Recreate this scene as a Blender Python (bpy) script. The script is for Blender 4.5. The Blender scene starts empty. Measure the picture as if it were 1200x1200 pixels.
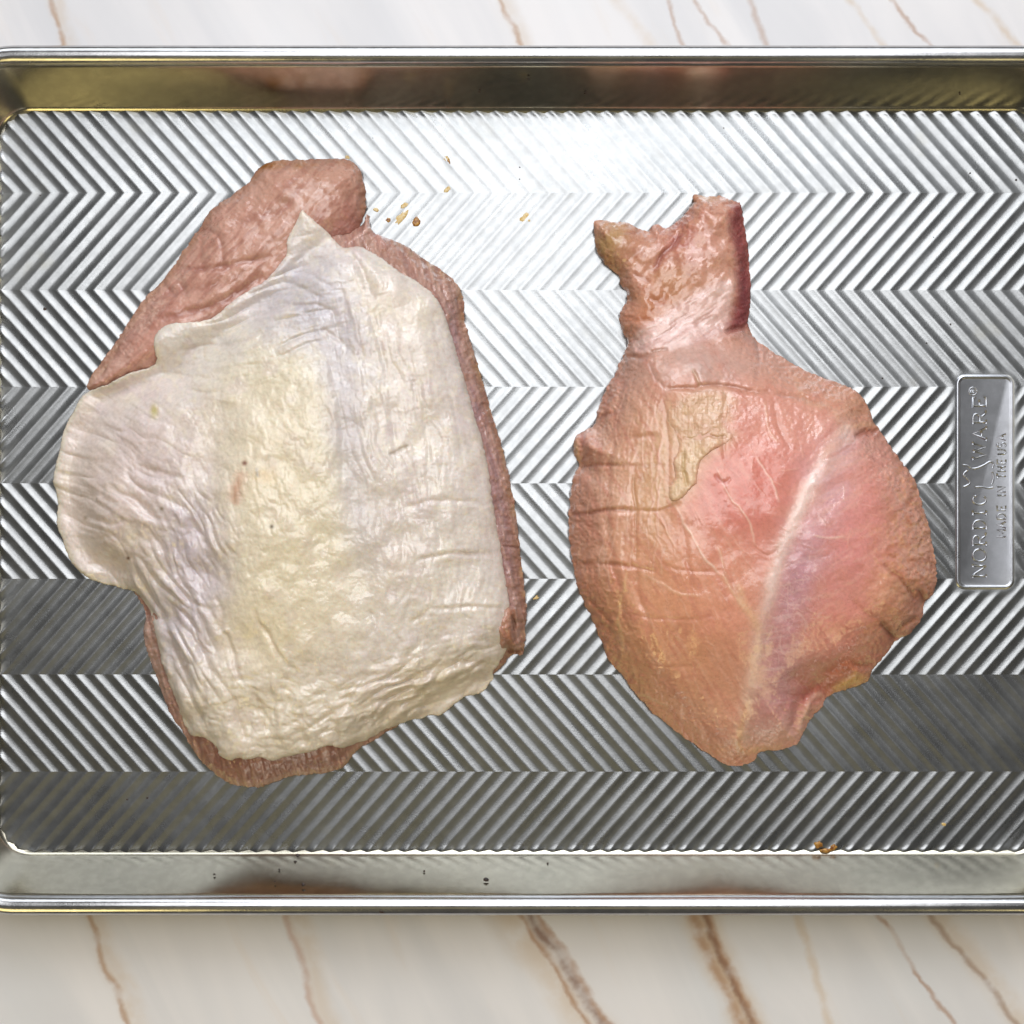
import bpy, bmesh, math, random
import numpy as np
random.seed(7)

# ------------------------------------------------------------------ camera, light, exposure
K = 0.000335            # metres per layout unit on the pan floor (layout: 1200 x 1200, y down)
D = 0.60                # camera height above the pan floor
NX, NY = 600.0, 600.0   # point straight below the camera
scene = bpy.context.scene
col = scene.collection

def wpt(px, py, z=0.0):
    """layout position seen at height z -> world point (pan floor is z = 0)"""
    s = K * (1.0 - z / D)
    return ((px - NX) * s, (NY - py) * s, z)

cd = bpy.data.cameras.new('camera'); cam = bpy.data.objects.new('camera', cd); col.objects.link(cam)
cam.location = (0, 0, D); cam.rotation_euler = (0, 0, 0)
cd.sensor_width = 36.0; cd.sensor_fit = 'HORIZONTAL'; cd.lens = 36.0 * D / (1200 * K)
cd.clip_start = 0.01; cd.clip_end = 20
scene.camera = cam

world = bpy.data.worlds.new('World'); scene.world = world; world.use_nodes = True
bg = world.node_tree.nodes['Background']
bg.inputs['Color'].default_value = (1.0, 0.96, 0.90, 1); bg.inputs['Strength'].default_value = 0.08

def area(name, loc, target, sx, sy, radiance, color):
    ld = bpy.data.lights.new(name, 'AREA'); ld.shape = 'RECTANGLE'; ld.size = sx; ld.size_y = sy
    ld.energy = radiance * math.pi * sx * sy; ld.color = color
    o = bpy.data.objects.new(name, ld); col.objects.link(o); o.location = loc
    from mathutils import Vector
    o.rotation_euler = (Vector(target) - Vector(loc)).to_track_quat('-Z', 'Y').to_euler()
    return o
area('ceiling_lamp', (0.0, 0.30, 1.10), (0.0, 0.08, 0.0), 0.86, 0.70, 3.1, (1.0, 1.0, 1.0))
area('window_side_light', (0.22, 1.15, 1.25), (0, 0, 0.0), 1.0, 0.50, 6.4, (0.93, 0.965, 1.0))
area('window_side_light', (-0.1, 1.75, 0.95), (0, 0, 0.0), 1.9, 0.80, 2.8, (0.93, 0.965, 1.0))  # added broad low panel on the window side, brightens the near pan wall
area('warm_fill', (-0.66, -1.12, 0.78), (0, 0, 0), 0.50, 0.55, 3.4, (1.0, 0.80, 0.32))  # added panel in place of unseen warm surroundings, gilds the far wall's left end
area('warm_fill', (0.90, -1.12, 0.78), (0, 0, 0), 0.50, 0.55, 2.6, (1.0, 0.82, 0.36))  # right-hand partner, also added in place of the unseen warm surroundings
area('dim_groove_fill', (-0.05, -0.62, 1.25), (0, 0, 0), 0.8, 0.45, 0.22, (1.0, 0.84, 0.38))  # added dim panel that tints the lower floor grooves olive

scene.view_settings.view_transform = 'Standard'; scene.view_settings.look = 'None'
scene.view_settings.exposure = 0.12; scene.view_settings.gamma = 1.0
scene.view_settings.use_curve_mapping = False
scene.render.engine = 'CYCLES'
scene.cycles.max_bounces = 8; scene.cycles.glossy_bounces = 6
scene.cycles.use_denoising = True

# ------------------------------------------------------------------ helpers
def lin(c):
    c = np.asarray(c, dtype=np.float32)
    return np.where(c <= 0.04045, c / 12.92, ((c + 0.055) / 1.055) ** 2.4)
def rgb(r, g, b):
    return tuple(float(v) for v in lin(np.array([r, g, b]) / 255.0)) + (1.0,)

def link(name, me, mat=None, parent=None):
    o = bpy.data.objects.new(name, me); col.objects.link(o)
    if mat: me.materials.append(mat)
    if parent: o.parent = parent
    return o
def mesh_np(name, verts, faces, smooth=True):
    me = bpy.data.meshes.new(name)
    verts = np.asarray(verts, dtype=np.float32)
    if isinstance(faces, np.ndarray):
        n = faces.shape[1]
        me.vertices.add(len(verts)); me.vertices.foreach_set('co', verts.ravel())
        me.loops.add(faces.size); me.loops.foreach_set('vertex_index', faces.ravel().astype(np.int32))
        me.polygons.add(len(faces))
        me.polygons.foreach_set('loop_start', np.arange(0, faces.size, n, dtype=np.int32))
        me.polygons.foreach_set('loop_total', np.full(len(faces), n, dtype=np.int32))
        me.update(calc_edges=True); me.validate()
    else:
        me.from_pydata([tuple(v) for v in verts], [], faces); me.update()
    if smooth:
        me.polygons.foreach_set('use_smooth', np.ones(len(me.polygons), dtype=bool))
    return me
def thing(name, label, cat, loc=(0, 0, 0), group=None):
    o = bpy.data.objects.new(name, None); col.objects.link(o); o.location = loc
    o['label'] = label; o['category'] = cat; o.empty_display_size = 0.02
    if group: o['group'] = group
    return o

# --- noise in numpy
def _hash(ix, iy, seed):
    h = (ix.astype(np.int64) * 374761393 + iy.astype(np.int64) * 668265263 + seed * 974634777) & 0xFFFFFFFF
    h = ((h ^ (h >> 13)) * 1274126177) & 0xFFFFFFFF
    h = ((h ^ (h >> 16)) * 2246822519) & 0xFFFFFFFF
    return ((h ^ (h >> 15)) & 0xFFFFFF).astype(np.float32) / 0xFFFFFF * 2 - 1
def noise(x, y, seed=0):
    fx = np.floor(x); fy = np.floor(y); tx = x - fx; ty = y - fy
    tx = tx * tx * tx * (tx * (tx * 6 - 15) + 10); ty = ty * ty * ty * (ty * (ty * 6 - 15) + 10)
    a = _hash(fx, fy, seed); b = _hash(fx + 1, fy, seed); c = _hash(fx, fy + 1, seed); d = _hash(fx + 1, fy + 1, seed)
    return (a + (b - a) * tx) * (1 - ty) + (c + (d - c) * tx) * ty
def fbm(x, y, seed=0, octv=3, gain=0.5):
    s = 0; a = 1; n = 0
    for i in range(octv):
        s = s + a * noise(x * 2 ** i, y * 2 ** i, seed + 17 * i); n += a; a *= gain
    return s / n
def smooth(a, b, x):
    t = np.clip((x - a) / (b - a), 0, 1); return t * t * (3 - 2 * t)

def catmull(pts, n=4, closed=True):
    P = np.asarray(pts, float); N = len(P); out = []
    for i in range(N if closed else N - 1):
        g = (lambda k: P[k % N]) if closed else (lambda k: P[min(max(k, 0), N - 1)])
        p0, p1, p2, p3 = g(i - 1), g(i), g(i + 1), g(i + 2)
        for k in range(n):
            t = k / n
            out.append(0.5 * ((2 * p1) + (-p0 + p2) * t + (2 * p0 - 5 * p1 + 4 * p2 - p3) * t * t + (-p0 + 3 * p1 - 3 * p2 + p3) * t ** 3))
    if not closed: out.append(P[-1])
    return np.array(out)
def pdist(X, Y, P, closed=False):
    """distance to a polyline and, with it, position 0..1 along it"""
    P = np.asarray(P, np.float32); N = len(P); best = np.full(X.shape, 1e9, np.float32); tt = np.zeros(X.shape, np.float32)
    m = N if closed else N - 1
    for i in range(m):
        ax, ay = P[i]; bx, by = P[(i + 1) % N]; dx, dy = bx - ax, by - ay; L = dx * dx + dy * dy + 1e-9
        t = np.clip(((X - ax) * dx + (Y - ay) * dy) / L, 0, 1)
        d = (X - ax - t * dx) ** 2 + (Y - ay - t * dy) ** 2
        k = d < best; best = np.where(k, d, best); tt = np.where(k, (i + t) / m, tt)
    return np.sqrt(best), tt
def inside(X, Y, P):
    r = np.zeros(X.shape, bool); N = len(P)
    for i in range(N):
        ax, ay = P[i]; bx, by = P[(i + 1) % N]
        c = (ay > Y) != (by > Y)
        with np.errstate(divide='ignore', invalid='ignore'):
            r ^= c & (X < (bx - ax) * (Y - ay) / (by - ay + 1e-12) + ax)
    return r

class Canvas:
    """a sculpted sheet of flesh or skin: height (mm) and surface colour on a fine grid"""
    def __init__(s, outline, step=1.0, rough=1.2, seed=1, n=3):
        s.P = catmull(outline, n); s.step = step
        m = 6
        x0, y0 = s.P.min(0) - m; x1, y1 = s.P.max(0) + m
        s.x = np.arange(x0, x1, step, dtype=np.float32); s.y = np.arange(y0, y1, step, dtype=np.float32)
        s.X, s.Y = np.meshgrid(s.x, s.y)
        s.sd = s.sdf(s.P) + rough * (fbm(s.X / 9, s.Y / 9, seed, 3) + 0.5 * noise(s.X / 3, s.Y / 3, seed + 5))
        s.s = np.maximum(-s.sd, 0)                       # depth inside the outline
        s.XW = s.X + 3.0 * fbm(s.X / 22, s.Y / 22, seed + 3, 3); s.YW = s.Y + 3.0 * fbm(s.X / 22, s.Y / 22, seed + 4, 3)
        s.H = np.zeros_like(s.X); s.C = np.zeros(s.X.shape + (3,), np.float32)
        s.W = np.full_like(s.X, 0.5)                     # wetness, drives gloss
    def sdf(s, P, q=3):
        xs, ys = s.x[::q], s.y[::q]
        if xs[-1] < s.x[-1]: xs = np.append(xs, xs[-1] + q * s.step)
        if ys[-1] < s.y[-1]: ys = np.append(ys, ys[-1] + q * s.step)
        A, B = np.meshgrid(xs, ys)
        d, _ = pdist(A, B, P, True); d = np.where(inside(A, B, P), -d, d).astype(np.float32)
        # bilinear enlargement
        fi = np.arange(len(s.y)) / q; fj = np.arange(len(s.x)) / q
        i0 = np.minimum(fi.astype(int), d.shape[0] - 2); j0 = np.minimum(fj.astype(int), d.shape[1] - 2)
        ti = (fi - i0)[:, None].astype(np.float32); tj = (fj - j0)[None, :].astype(np.float32)
        a = d[np.ix_(i0, j0)]; b = d[np.ix_(i0, j0 + 1)]; c = d[np.ix_(i0 + 1, j0)]; e = d[np.ix_(i0 + 1, j0 + 1)]
        return (a * (1 - tj) + b * tj) * (1 - ti) + (c * (1 - tj) + e * tj) * ti
    def paint(s, mask, c):
        m = np.clip(mask, 0, 1)[..., None]; s.C = s.C * (1 - m) + np.asarray(c, np.float32) / 255.0 * m
    def blob(s, cx, cy, rx, ry=None, ang=0, soft=1.0, warp=14, seed=0):
        ry = ry or rx; a = math.radians(ang)
        if not hasattr(s, 'bw'): s.bw = (fbm(s.X / 30, s.Y / 30, 31, 3), fbm(s.X / 30, s.Y / 30, 47, 3))
        wx_ = s.X + warp * s.bw[0] - cx; wy_ = s.Y + warp * s.bw[1] - cy
        u = (wx_ * math.cos(a) + wy_ * math.sin(a)) / rx; v = (-wx_ * math.sin(a) + wy_ * math.cos(a)) / ry
        return np.exp(-((u * u + v * v) ** soft))
    def poly(s, pts, soft=6, warp=1.0):
        P = catmull(pts, 3); d = s.sdf(P) + warp * 3 * fbm(s.X / 10, s.Y / 10, 77, 3)
        return smooth(soft, -soft, d)
    def stroke(s, pts, w, taper=True, spline=True, asym=0.0):
        """soft line mask; asym > 0 makes one flank longer, as at a fold"""
        P = catmull(pts, 4, False) if spline and len(pts) > 2 else np.asarray(pts, float)
        g = 4 * w + 6; m = np.zeros_like(s.X)
        j = np.where((s.x > P[:, 0].min() - g) & (s.x < P[:, 0].max() + g))[0]; i = np.where((s.y > P[:, 1].min() - g) & (s.y < P[:, 1].max() + g))[0]
        if not len(i) or not len(j): return m
        sl = (slice(i[0], i[-1] + 1), slice(j[0], j[-1] + 1))
        d, t = pdist(s.XW[sl], s.YW[sl], P)
        k = np.exp(-(d / w) ** 2)
        if taper: k = k * np.clip(np.minimum(t, 1 - t) * 5, 0, 1) ** 0.6
        m[sl] = k
        return m
    def wrinkles(s, ang, length, width, seed, sharp=0.0, warp=0.6):
        a = math.radians(ang); c, n = math.cos(a), math.sin(a)
        u = (s.X * c + s.Y * n) / length; v = (-s.X * n + s.Y * c) / width
        v = v + warp * fbm(s.X / (width * 4), s.Y / (width * 4), seed + 9, 2)
        r = noise(u, v, seed) + 0.5 * noise(u * 1.7, v * 2.1, seed + 1)
        return (1 - 2 * np.abs(r)) if sharp else r
    def mesh(s, name, z, zref, skirt, zlow, rest):
        """z, zref: height and its smooth form in metres; skirt: inset in units, zlow: height drop at the skirt"""
        sd = s.sd; h, w = sd.shape; st = s.step
        gy, gx = np.gradient(sd, st); gl = np.sqrt(gx * gx + gy * gy) + 1e-6; gx /= gl; gy /= gl
        ins = sd <= 0
        q = ins[:-1, :-1] | ins[1:, :-1] | ins[:-1, 1:] | ins[1:, 1:]
        far = np.maximum(np.maximum(sd[:-1, :-1], sd[1:, :-1]), np.maximum(sd[:-1, 1:], sd[1:, 1:]))
        q &= far < 2.2 * st
        ii, jj = np.where(q)
        idx = np.arange(h * w).reshape(h, w)
        F = np.stack([idx[ii, jj], idx[ii + 1, jj], idx[ii + 1, jj + 1], idx[ii, jj + 1]], 1)
        used = np.unique(F); remap = np.full(h * w, -1); remap[used] = np.arange(len(used)); F = remap[F]
        mv = np.where(sd > 0, sd, 0)
        px = (s.X - gx * mv).ravel()[used]; py = (s.Y - gy * mv).ravel()[used]
        zz = z.ravel()[used]; zr = zref.ravel()[used]
        sc = K * (1 - zr / D)
        V = np.stack([(px - NX) * sc, (NY - py) * sc, zz], 1)
        C = s.C.reshape(-1, 3)[used]; Wt = s.W.ravel()[used]
        # rim edges -> rounded underside
        E = np.concatenate([F[:, [0, 1]], F[:, [1, 2]], F[:, [2, 3]], F[:, [3, 0]]])
        key = np.sort(E, 1); key = key[:, 0].astype(np.int64) * (len(used) + 1) + key[:, 1]
        _, inv, cnt = np.unique(key, return_inverse=True, return_counts=True)
        B = E[cnt[inv] == 1]
        bv = np.unique(B); bmap = np.full(len(used), -1); 
        GX = gx.ravel()[used][bv]; GY = gy.ravel()[used][bv]
        rings = [(0.35 * skirt, 0.55), (skirt, 1.0)]
        allV = [V]; allC = [C]; allW = [Wt]; faces = [F]; prev = bv; base = len(V)
        prevmap = np.arange(len(used))
        for inset, f in rings:
            x2 = px[bv] - GX * inset; y2 = py[bv] - GY * inset
            z2 = np.maximum(zz[bv] - zlow * f, rest if f == 1.0 else rest * 2)
            z2 = np.minimum(z2, zz[bv] - 0.00005)
            nv = np.stack([(x2 - NX) * sc[bv], (NY - y2) * sc[bv], z2], 1)
            nm = np.full(len(used), -1); nm[bv] = base + np.arange(len(bv))
            faces.append(np.stack([prevmap[B[:, 1]], prevmap[B[:, 0]], nm[B[:, 0]], nm[B[:, 1]]], 1))
            allV.append(nv); allC.append(C[bv]); allW.append(Wt[bv]); base += len(bv); prevmap = nm
        V = np.concatenate(allV); F = np.concatenate(faces)[:, ::1]; C = np.concatenate(allC); Wt = np.concatenate(allW)
        me = mesh_np(name, V, F)
        at = me.color_attributes.new('tint', 'FLOAT_COLOR', 'POINT')
        L = lin(np.clip(C, 0, 1)); buf = np.ones((len(V), 4), np.float32); buf[:, :3] = L
        at.data.foreach_set('color', buf.ravel())
        wa = me.attributes.new('wet', 'FLOAT', 'POINT'); wa.data.foreach_set('value', Wt.astype(np.float32))
        return me

# ------------------------------------------------------------------ materials
class NT:
    def __init__(s, name):
        s.m = bpy.data.materials.new(name); s.m.use_nodes = True; s.t = s.m.node_tree; s.n = s.t.nodes; s.l = s.t.links
        s.b = s.n['Principled BSDF']
    def node(s, typ, **kw):
        o = s.n.new(typ)
        for k, v in kw.items(): setattr(o, k, v)
        return o
    def val(s, sock, v):
        if isinstance(v, bpy.types.NodeSocket): s.l.new(v, sock)
        else: sock.default_value = v
    def math(s, op, a, b=None, c=None, clamp=False):
        o = s.node('ShaderNodeMath', operation=op); o.use_clamp = clamp
        s.val(o.inputs[0], a)
        if b is not None: s.val(o.inputs[1], b)
        if c is not None: s.val(o.inputs[2], c)
        return o.outputs[0]
    def noise(s, vec, scale, detail=3, rough=0.5, dist=0.0):
        o = s.node('ShaderNodeTexNoise'); s.l.new(vec, o.inputs['Vector'])
        o.inputs['Scale'].default_value = scale; o.inputs['Detail'].default_value = detail
        o.inputs['Roughness'].default_value = rough; o.inputs['Distortion'].default_value = dist
        return o.outputs['Fac']
    def ramp(s, v, a, b, lo=0.0, hi=1.0):
        o = s.node('ShaderNodeMapRange', interpolation_type='SMOOTHSTEP'); s.val(o.inputs['Value'], v)
        for k, q in zip(('From Min', 'From Max', 'To Min', 'To Max'), (a, b, lo, hi)): s.val(o.inputs[k], q)
        return o.outputs['Result']
    def mix(s, f, a, b):
        o = s.node('ShaderNodeMix', data_type='RGBA'); s.val(o.inputs[0], f); s.val(o.inputs[6], a); s.val(o.inputs[7], b)
        return o.outputs[2]
    def bump(s, h, strength, dist):
        o = s.node('ShaderNodeBump'); s.l.new(h, o.inputs['Height']); o.inputs['Strength'].default_value = strength; o.inputs['Distance'].default_value = dist
        s.l.new(o.outputs[0], s.b.inputs['Normal']); return o
    def pos(s):
        return s.node('ShaderNodeNewGeometry').outputs['Position']

def metal_material(name, base, rlo, rhi, grain):
    t = NT(name); p = t.pos()
    n1 = t.noise(p, 45, 4, 0.55); n2 = t.noise(p, 1500, 2, 0.6); n3 = t.noise(p, 260, 3, 0.6)
    t.b.inputs['Metallic'].default_value = 1.0
    c = t.mix(t.ramp(n3, 0.35, 0.72), rgb(*[v * 0.94 for v in base]), rgb(*base))
    c = t.mix(t.ramp(n1, 0.62, 0.80, 0.0, 0.25), c, rgb(160, 154, 132))
    t.l.new(c, t.b.inputs['Base Color'])
    t.l.new(t.ramp(n1, 0.25, 0.75, rlo, rhi), t.b.inputs['Roughness'])
    t.bump(n2, grain, 0.00006)
    return t.m
M_FLOOR = metal_material('pan_aluminium', (164, 166, 168), 0.25, 0.33, 0.34)
M_WALL = metal_material('wall_aluminium', (184, 179, 164), 0.16, 0.24, 0.20)
M_RIM = metal_material('rim_aluminium', (196, 196, 198), 0.18, 0.28, 0.25)
M_PLATE = metal_material('plate_aluminium', (176, 178, 184), 0.26, 0.34, 0.25)

def flesh_material(name, sss, rmin, rmax, bump, scale=700):
    t = NT(name); p = t.pos()
    a = t.node('ShaderNodeAttribute', attribute_name='tint'); w = t.node('ShaderNodeAttribute', attribute_name='wet')
    n = t.noise(p, scale, 4, 0.6); n2 = t.noise(p, 2600, 2, 0.6)
    hv = t.node('ShaderNodeHueSaturation'); t.l.new(a.outputs['Color'], hv.inputs['Color'])
    t.l.new(t.ramp(n, 0.3, 0.7, 0.93, 1.06), hv.inputs['Value'])
    t.l.new(hv.outputs[0], t.b.inputs['Base Color'])
    r = t.ramp(w.outputs['Fac'], 0.0, 1.0, rmax, rmin)
    t.l.new(t.math('ADD', r, t.ramp(n, 0.3, 0.7, -0.05, 0.06)), t.b.inputs['Roughness'])
    t.b.inputs['Specular IOR Level'].default_value = 0.42
    t.b.inputs['Subsurface Weight'].default_value = sss
    t.b.inputs['Subsurface Radius'].default_value = (1.0, 0.55, 0.42); t.b.inputs['Subsurface Scale'].default_value = 0.0016
    t.bump(t.math('ADD', n, t.math('MULTIPLY', n2, 0.15)), bump, 0.00035)
    t.l.new(t.ramp(w.outputs['Fac'], 0.1, 0.9, 0.3, 0.95), t.b.inputs['Coat Weight']); t.b.inputs['Coat Roughness'].default_value = 0.13
    cb = t.node('ShaderNodeBump'); t.l.new(n, cb.inputs['Height']); cb.inputs['Strength'].default_value = 0.25; cb.inputs['Distance'].default_value = 0.0004
    t.l.new(cb.outputs[0], t.b.inputs['Coat Normal'])
    return t.m
M_MEAT = flesh_material('raw_meat', 0.35, 0.26, 0.50, 0.20)
M_SKIN = flesh_material('poultry_skin', 0.30, 0.32, 0.55, 0.18, 520)
M_FAT = flesh_material('poultry_fat', 0.25, 0.32, 0.55, 0.6)

def marble_material():
    t = NT('cream_marble'); p = t.pos()
    sep = t.node('ShaderNodeSeparateXYZ'); t.l.new(p, sep.inputs[0]); X, Y = sep.outputs[0], sep.outputs[1]
    # coordinates running along the grain (down-right in the picture)
    al = t.math('SUBTRACT', t.math('MULTIPLY', X, 0.88), t.math('MULTIPLY', Y, -0.47))   # across
    lo = t.math('ADD', t.math('MULTIPLY', X, 0.47), t.math('MULTIPLY', Y, -0.88))        # along
    cv = t.node('ShaderNodeCombineXYZ'); t.l.new(al, cv.inputs[0]); t.l.new(t.math('MULTIPLY', lo, 0.16), cv.inputs[1])
    g1 = t.noise(cv.outputs[0], 26, 4, 0.55, 0.6); g2 = t.noise(cv.outputs[0], 85, 4, 0.6, 0.4); cl = t.noise(p, 14, 3, 0.5)
    c = t.mix(t.ramp(g1, 0.32, 0.68), rgb(219, 217, 219), rgb(234, 230, 230))
    c = t.mix(t.ramp(g2, 0.55, 0.75, 0, 0.22), c, rgb(224, 206, 190))
    c = t.mix(t.ramp(cl, 0.5, 0.75, 0, 0.35), c, rgb(228, 229, 232))
    wob = t.math('SUBTRACT', t.noise(p, 38, 4, 0.6), 0.5); wob2 = t.math('SUBTRACT', t.noise(p, 160, 3, 0.6), 0.5)
    brk = t.noise(p, 75, 3, 0.6)
    def vein(x0, y0, x1, y1, width, color, strength, lower, wander=0.008):
        nonlocal c
        ax, ay = (x0 - 600) * K, (600 - y0) * K; bx, by = (x1 - 600) * K, (600 - y1) * K
        dx, dy = bx - ax, by - ay; L = math.hypot(dx, dy); nx, ny = -dy / L, dx / L
        d = t.math('ADD', t.math('MULTIPLY', X, nx), t.math('MULTIPLY', Y, ny)); d = t.math('SUBTRACT', d, nx * ax + ny * ay)
        d = t.math('ADD', d, t.math('MULTIPLY', wob, wander)); d = t.math('ADD', d, t.math('MULTIPLY', wob2, wander * 0.28))
        d = t.math('ABSOLUTE', d)
        m = t.ramp(d, width * 1.35 * K, 0.0, 0.0, strength * 0.85)
        m = t.math('MULTIPLY', m, t.ramp(brk, 0.30, 0.56, 0.35, 1.0))
        side = t.ramp(Y, -0.06, -0.02, 1.0, 0.0) if lower else t.ramp(Y, 0.02, 0.06, 0.0, 1.0)
        c = t.mix(t.math('MULTIPLY', m, side), c, color)
    br, dk, pk, ye = rgb(168, 122, 84), rgb(118, 70, 42), rgb(188, 148, 128), rgb(206, 178, 142)
    for v in [(600, 1078, 690, 1200, 26, ye, 0.55, True), (622, 1078, 705, 1200, 7, dk, 0.9, True), (612, 1078, 690, 1200, 4, br, 0.8, True), (632, 1078, 712, 1200, 5, br, 0.8, True),
              (822, 1078, 876, 1200, 24, ye, 0.85, True), (815, 1078, 868, 1200, 9, br, 0.75, True), (832, 1078, 884, 1200, 7, br, 0.8, True), (846, 1120, 880, 1200, 5, dk, 0.7, True),
              (104, 1078, 146, 1200, 5, br, 0.8, True), (110, 1078, 156, 1200, 16, ye, 0.4, True), (336, 1078, 372, 1200, 6, pk, 0.65, True), (350, 1078, 384, 1200, 15, ye, 0.4, True),
              (1032, 1078, 1118, 1200, 4, br, 0.75, True), (1098, 1078, 1196, 1200, 5, dk, 0.7, True), (1106, 1078, 1204, 1200, 18, ye, 0.45, True), (935, 1078, 975, 1200, 6, ye, 0.5, True),
              (60, 0, 76, 52, 4, br, 0.8, False), (66, 0, 82, 52, 12, ye, 0.4, False), (588, 0, 612, 52, 4, br, 0.8, False), (594, 0, 618, 52, 12, ye, 0.35, False),
              (783, 0, 803, 52, 3.5, br, 0.6, False), (822, 8, 852, 52, 3.5, br, 0.6, False), (884, 0, 901, 52, 5, br, 0.55, False), (1048, 0, 1092, 52, 3.5, br, 0.7, False),
              (1150, 0, 1196, 52, 6, ye, 0.6, False), (1000, 0, 1040, 52, 5, ye, 0.5, False), (720, 0, 765, 52, 9, ye, 0.35, False)]:
        vein(*v)
    t.l.new(c, t.b.inputs['Base Color']); t.l.new(t.ramp(g2, 0.3, 0.7, 0.30, 0.42), t.b.inputs['Roughness'])
    t.b.inputs['Specular IOR Level'].default_value = 0.4
    return t.m

# ------------------------------------------------------------------ counter
CZ = -0.0024
bm = bmesh.new()
bmesh.ops.create_cube(bm, size=1.0)
for v in bm.verts: v.co = (v.co.x * 0.95, v.co.y * 0.80, v.co.z * 0.02 + CZ - 0.01)
bmesh.ops.bevel(bm, geom=bm.edges[:], offset=0.002, segments=2, affect='EDGES')
me = bpy.data.meshes.new('countertop'); bm.to_mesh(me); bm.free()
counter = link('countertop', me, marble_material()); counter['kind'] = 'structure'

# ------------------------------------------------------------------ sheet pan
FX0, FX1, FY0, FY1, FR = 0.0, 1226.0, 131.0, 997.5, 38.0
pan = thing('sheet_pan', 'shiny aluminium rimmed baking sheet with embossed chevron floor, under both cuts of raw poultry', 'baking sheet', (0, 0, 0))
def rr_sdf(X, Y, x0, x1, y0, y1, r):
    cx, cy = (x0 + x1) / 2, (y0 + y1) / 2
    qx = np.abs(X - cx) - ((x1 - x0) / 2 - r); qy = np.abs(Y - cy) - ((y1 - y0) / 2 - r)
    return np.sqrt(np.maximum(qx, 0) ** 2 + np.maximum(qy, 0) ** 2) + np.minimum(np.maximum(qx, qy), 0) - r
PLATE = (1122.0, 1186.5, 441.0, 688.5, 9.0)
SL, PER, AMP = 0.89, 21.68, 0.000150
ROWS = [118.0, 226.0, 340.0, 453.2, 566.4, 678.2, 790.4, 904.2, 1010.0]
# floor of the pan: a flat back sheet, and on it the eight pressed bands of ridges
n = 24
def rr_path(off, seg=14):
    cx, cy = (FX0 + FX1) / 2, (FY0 + FY1) / 2; a = (FX1 - FX0) / 2 * K - FR * K; b = (FY1 - FY0) / 2 * K - FR * K; r = FR * K + off
    ox, oy = (cx - 600) * K, (600 - cy) * K; pts = []
    for (sx, sy, a0) in ((1, 1, 0), (-1, 1, 90), (-1, -1, 180), (1, -1, 270)):
        for k in range(seg + 1):
            t = math.radians(a0 + 90 * k / seg); pts.append((ox + sx * a + r * math.cos(t), oy + sy * b + r * math.sin(t)))
    # split the long straight sides so that shading stays even
    out = []
    for i, p in enumerate(pts):
        q = pts[(i + 1) % len(pts)]; L = math.hypot(q[0] - p[0], q[1] - p[1]); m = max(1, int(L / 0.02))
        for k in range(m): out.append((p[0] + (q[0] - p[0]) * k / m, p[1] + (q[1] - p[1]) * k / m))
    return out
base_ring = rr_path(0.0015)
floor = link('floor', mesh_np('floor', [(x, y, -0.0012) for x, y in base_ring], [list(range(len(base_ring)))], False), M_FLOOR, pan)
floor['label'] = 'pressed aluminium pan floor with chevron ridges'

phase0 = 103.0          # a ridge tip on the first fold line
for r in range(8):
    ya, yb = ROWS[r], ROWS[r + 1]
    sgn = 1 if r % 2 == 0 else -1          # '\' rows then '/' rows
    # offset of the ridge phase at the top of the row: triangle wave measured from the first fold
    def tri(y):
        off = 0.0
        ys = ROWS[1]
        # distance travelled from the first fold line, turning at every fold
        if r == 0: return SL * (y - ys)
        off = 0.0
        for k in range(1, r): off += (SL if k % 2 == 0 else -SL) * (ROWS[k + 1] - ROWS[k])
        return off + sgn * SL * (y - ROWS[r])
    nu = 14; nv = 40
    U = np.arange(-140, 1360, PER / nu, dtype=np.float64); Vv = np.linspace(ya, yb, nv + 1)
    UU, VV = np.meshgrid(U, Vv)
    T = np.array([tri(v) for v in Vv])[:, None]
    XX = UU + T; YY = VV
    ph = (UU - phase0) / PER * 2 * math.pi
    s_ = np.cos(ph); prof = np.arcsin(0.93 * s_) / math.asin(0.93)
    prof = prof + 0.10 * np.cos(2 * ph)
    jit = 1.0 + 0.06 * noise(XX / 90, YY / 60, 5)
    dpl = rr_sdf(XX, YY, *PLATE); dfl = rr_sdf(XX, YY, FX0, FX1, FY0, FY1, FR)
    fade = smooth(1.5, 12, dpl)
    z = AMP * prof * jit * fade * (1 + 1.3 * smooth(-7, -2, dfl))
    z = z + 0.00010 * fbm(XX / 160, YY / 160, 12, 2)               # slight unevenness of the pressed sheet
    z = z - 0.00010 * smooth(4, -2, dpl)
    z = np.where(dfl > 1.0, z - 0.0012 * np.clip((dfl - 1.0) / 3, 0, 1.2), z)
    ok = (dfl < 4)
    idx = np.arange(XX.size).reshape(XX.shape)
    q = ok[:-1, :-1] & ok[1:, :-1] & ok[:-1, 1:] & ok[1:, 1:]
    ii, jj = np.where(q)
    F = np.stack([idx[ii, jj], idx[ii + 1, jj], idx[ii + 1, jj + 1], idx[ii, jj + 1]], 1)
    used = np.unique(F); rm = np.full(XX.size, -1); rm[used] = np.arange(len(used)); F = rm[F]
    Vt = np.stack([(XX.ravel()[used] - 600) * K, (600 - YY.ravel()[used]) * K, z.ravel()[used]], 1)
    link('chevron_band', mesh_np('chevron_band', Vt, F), M_FLOOR, floor)

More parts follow.
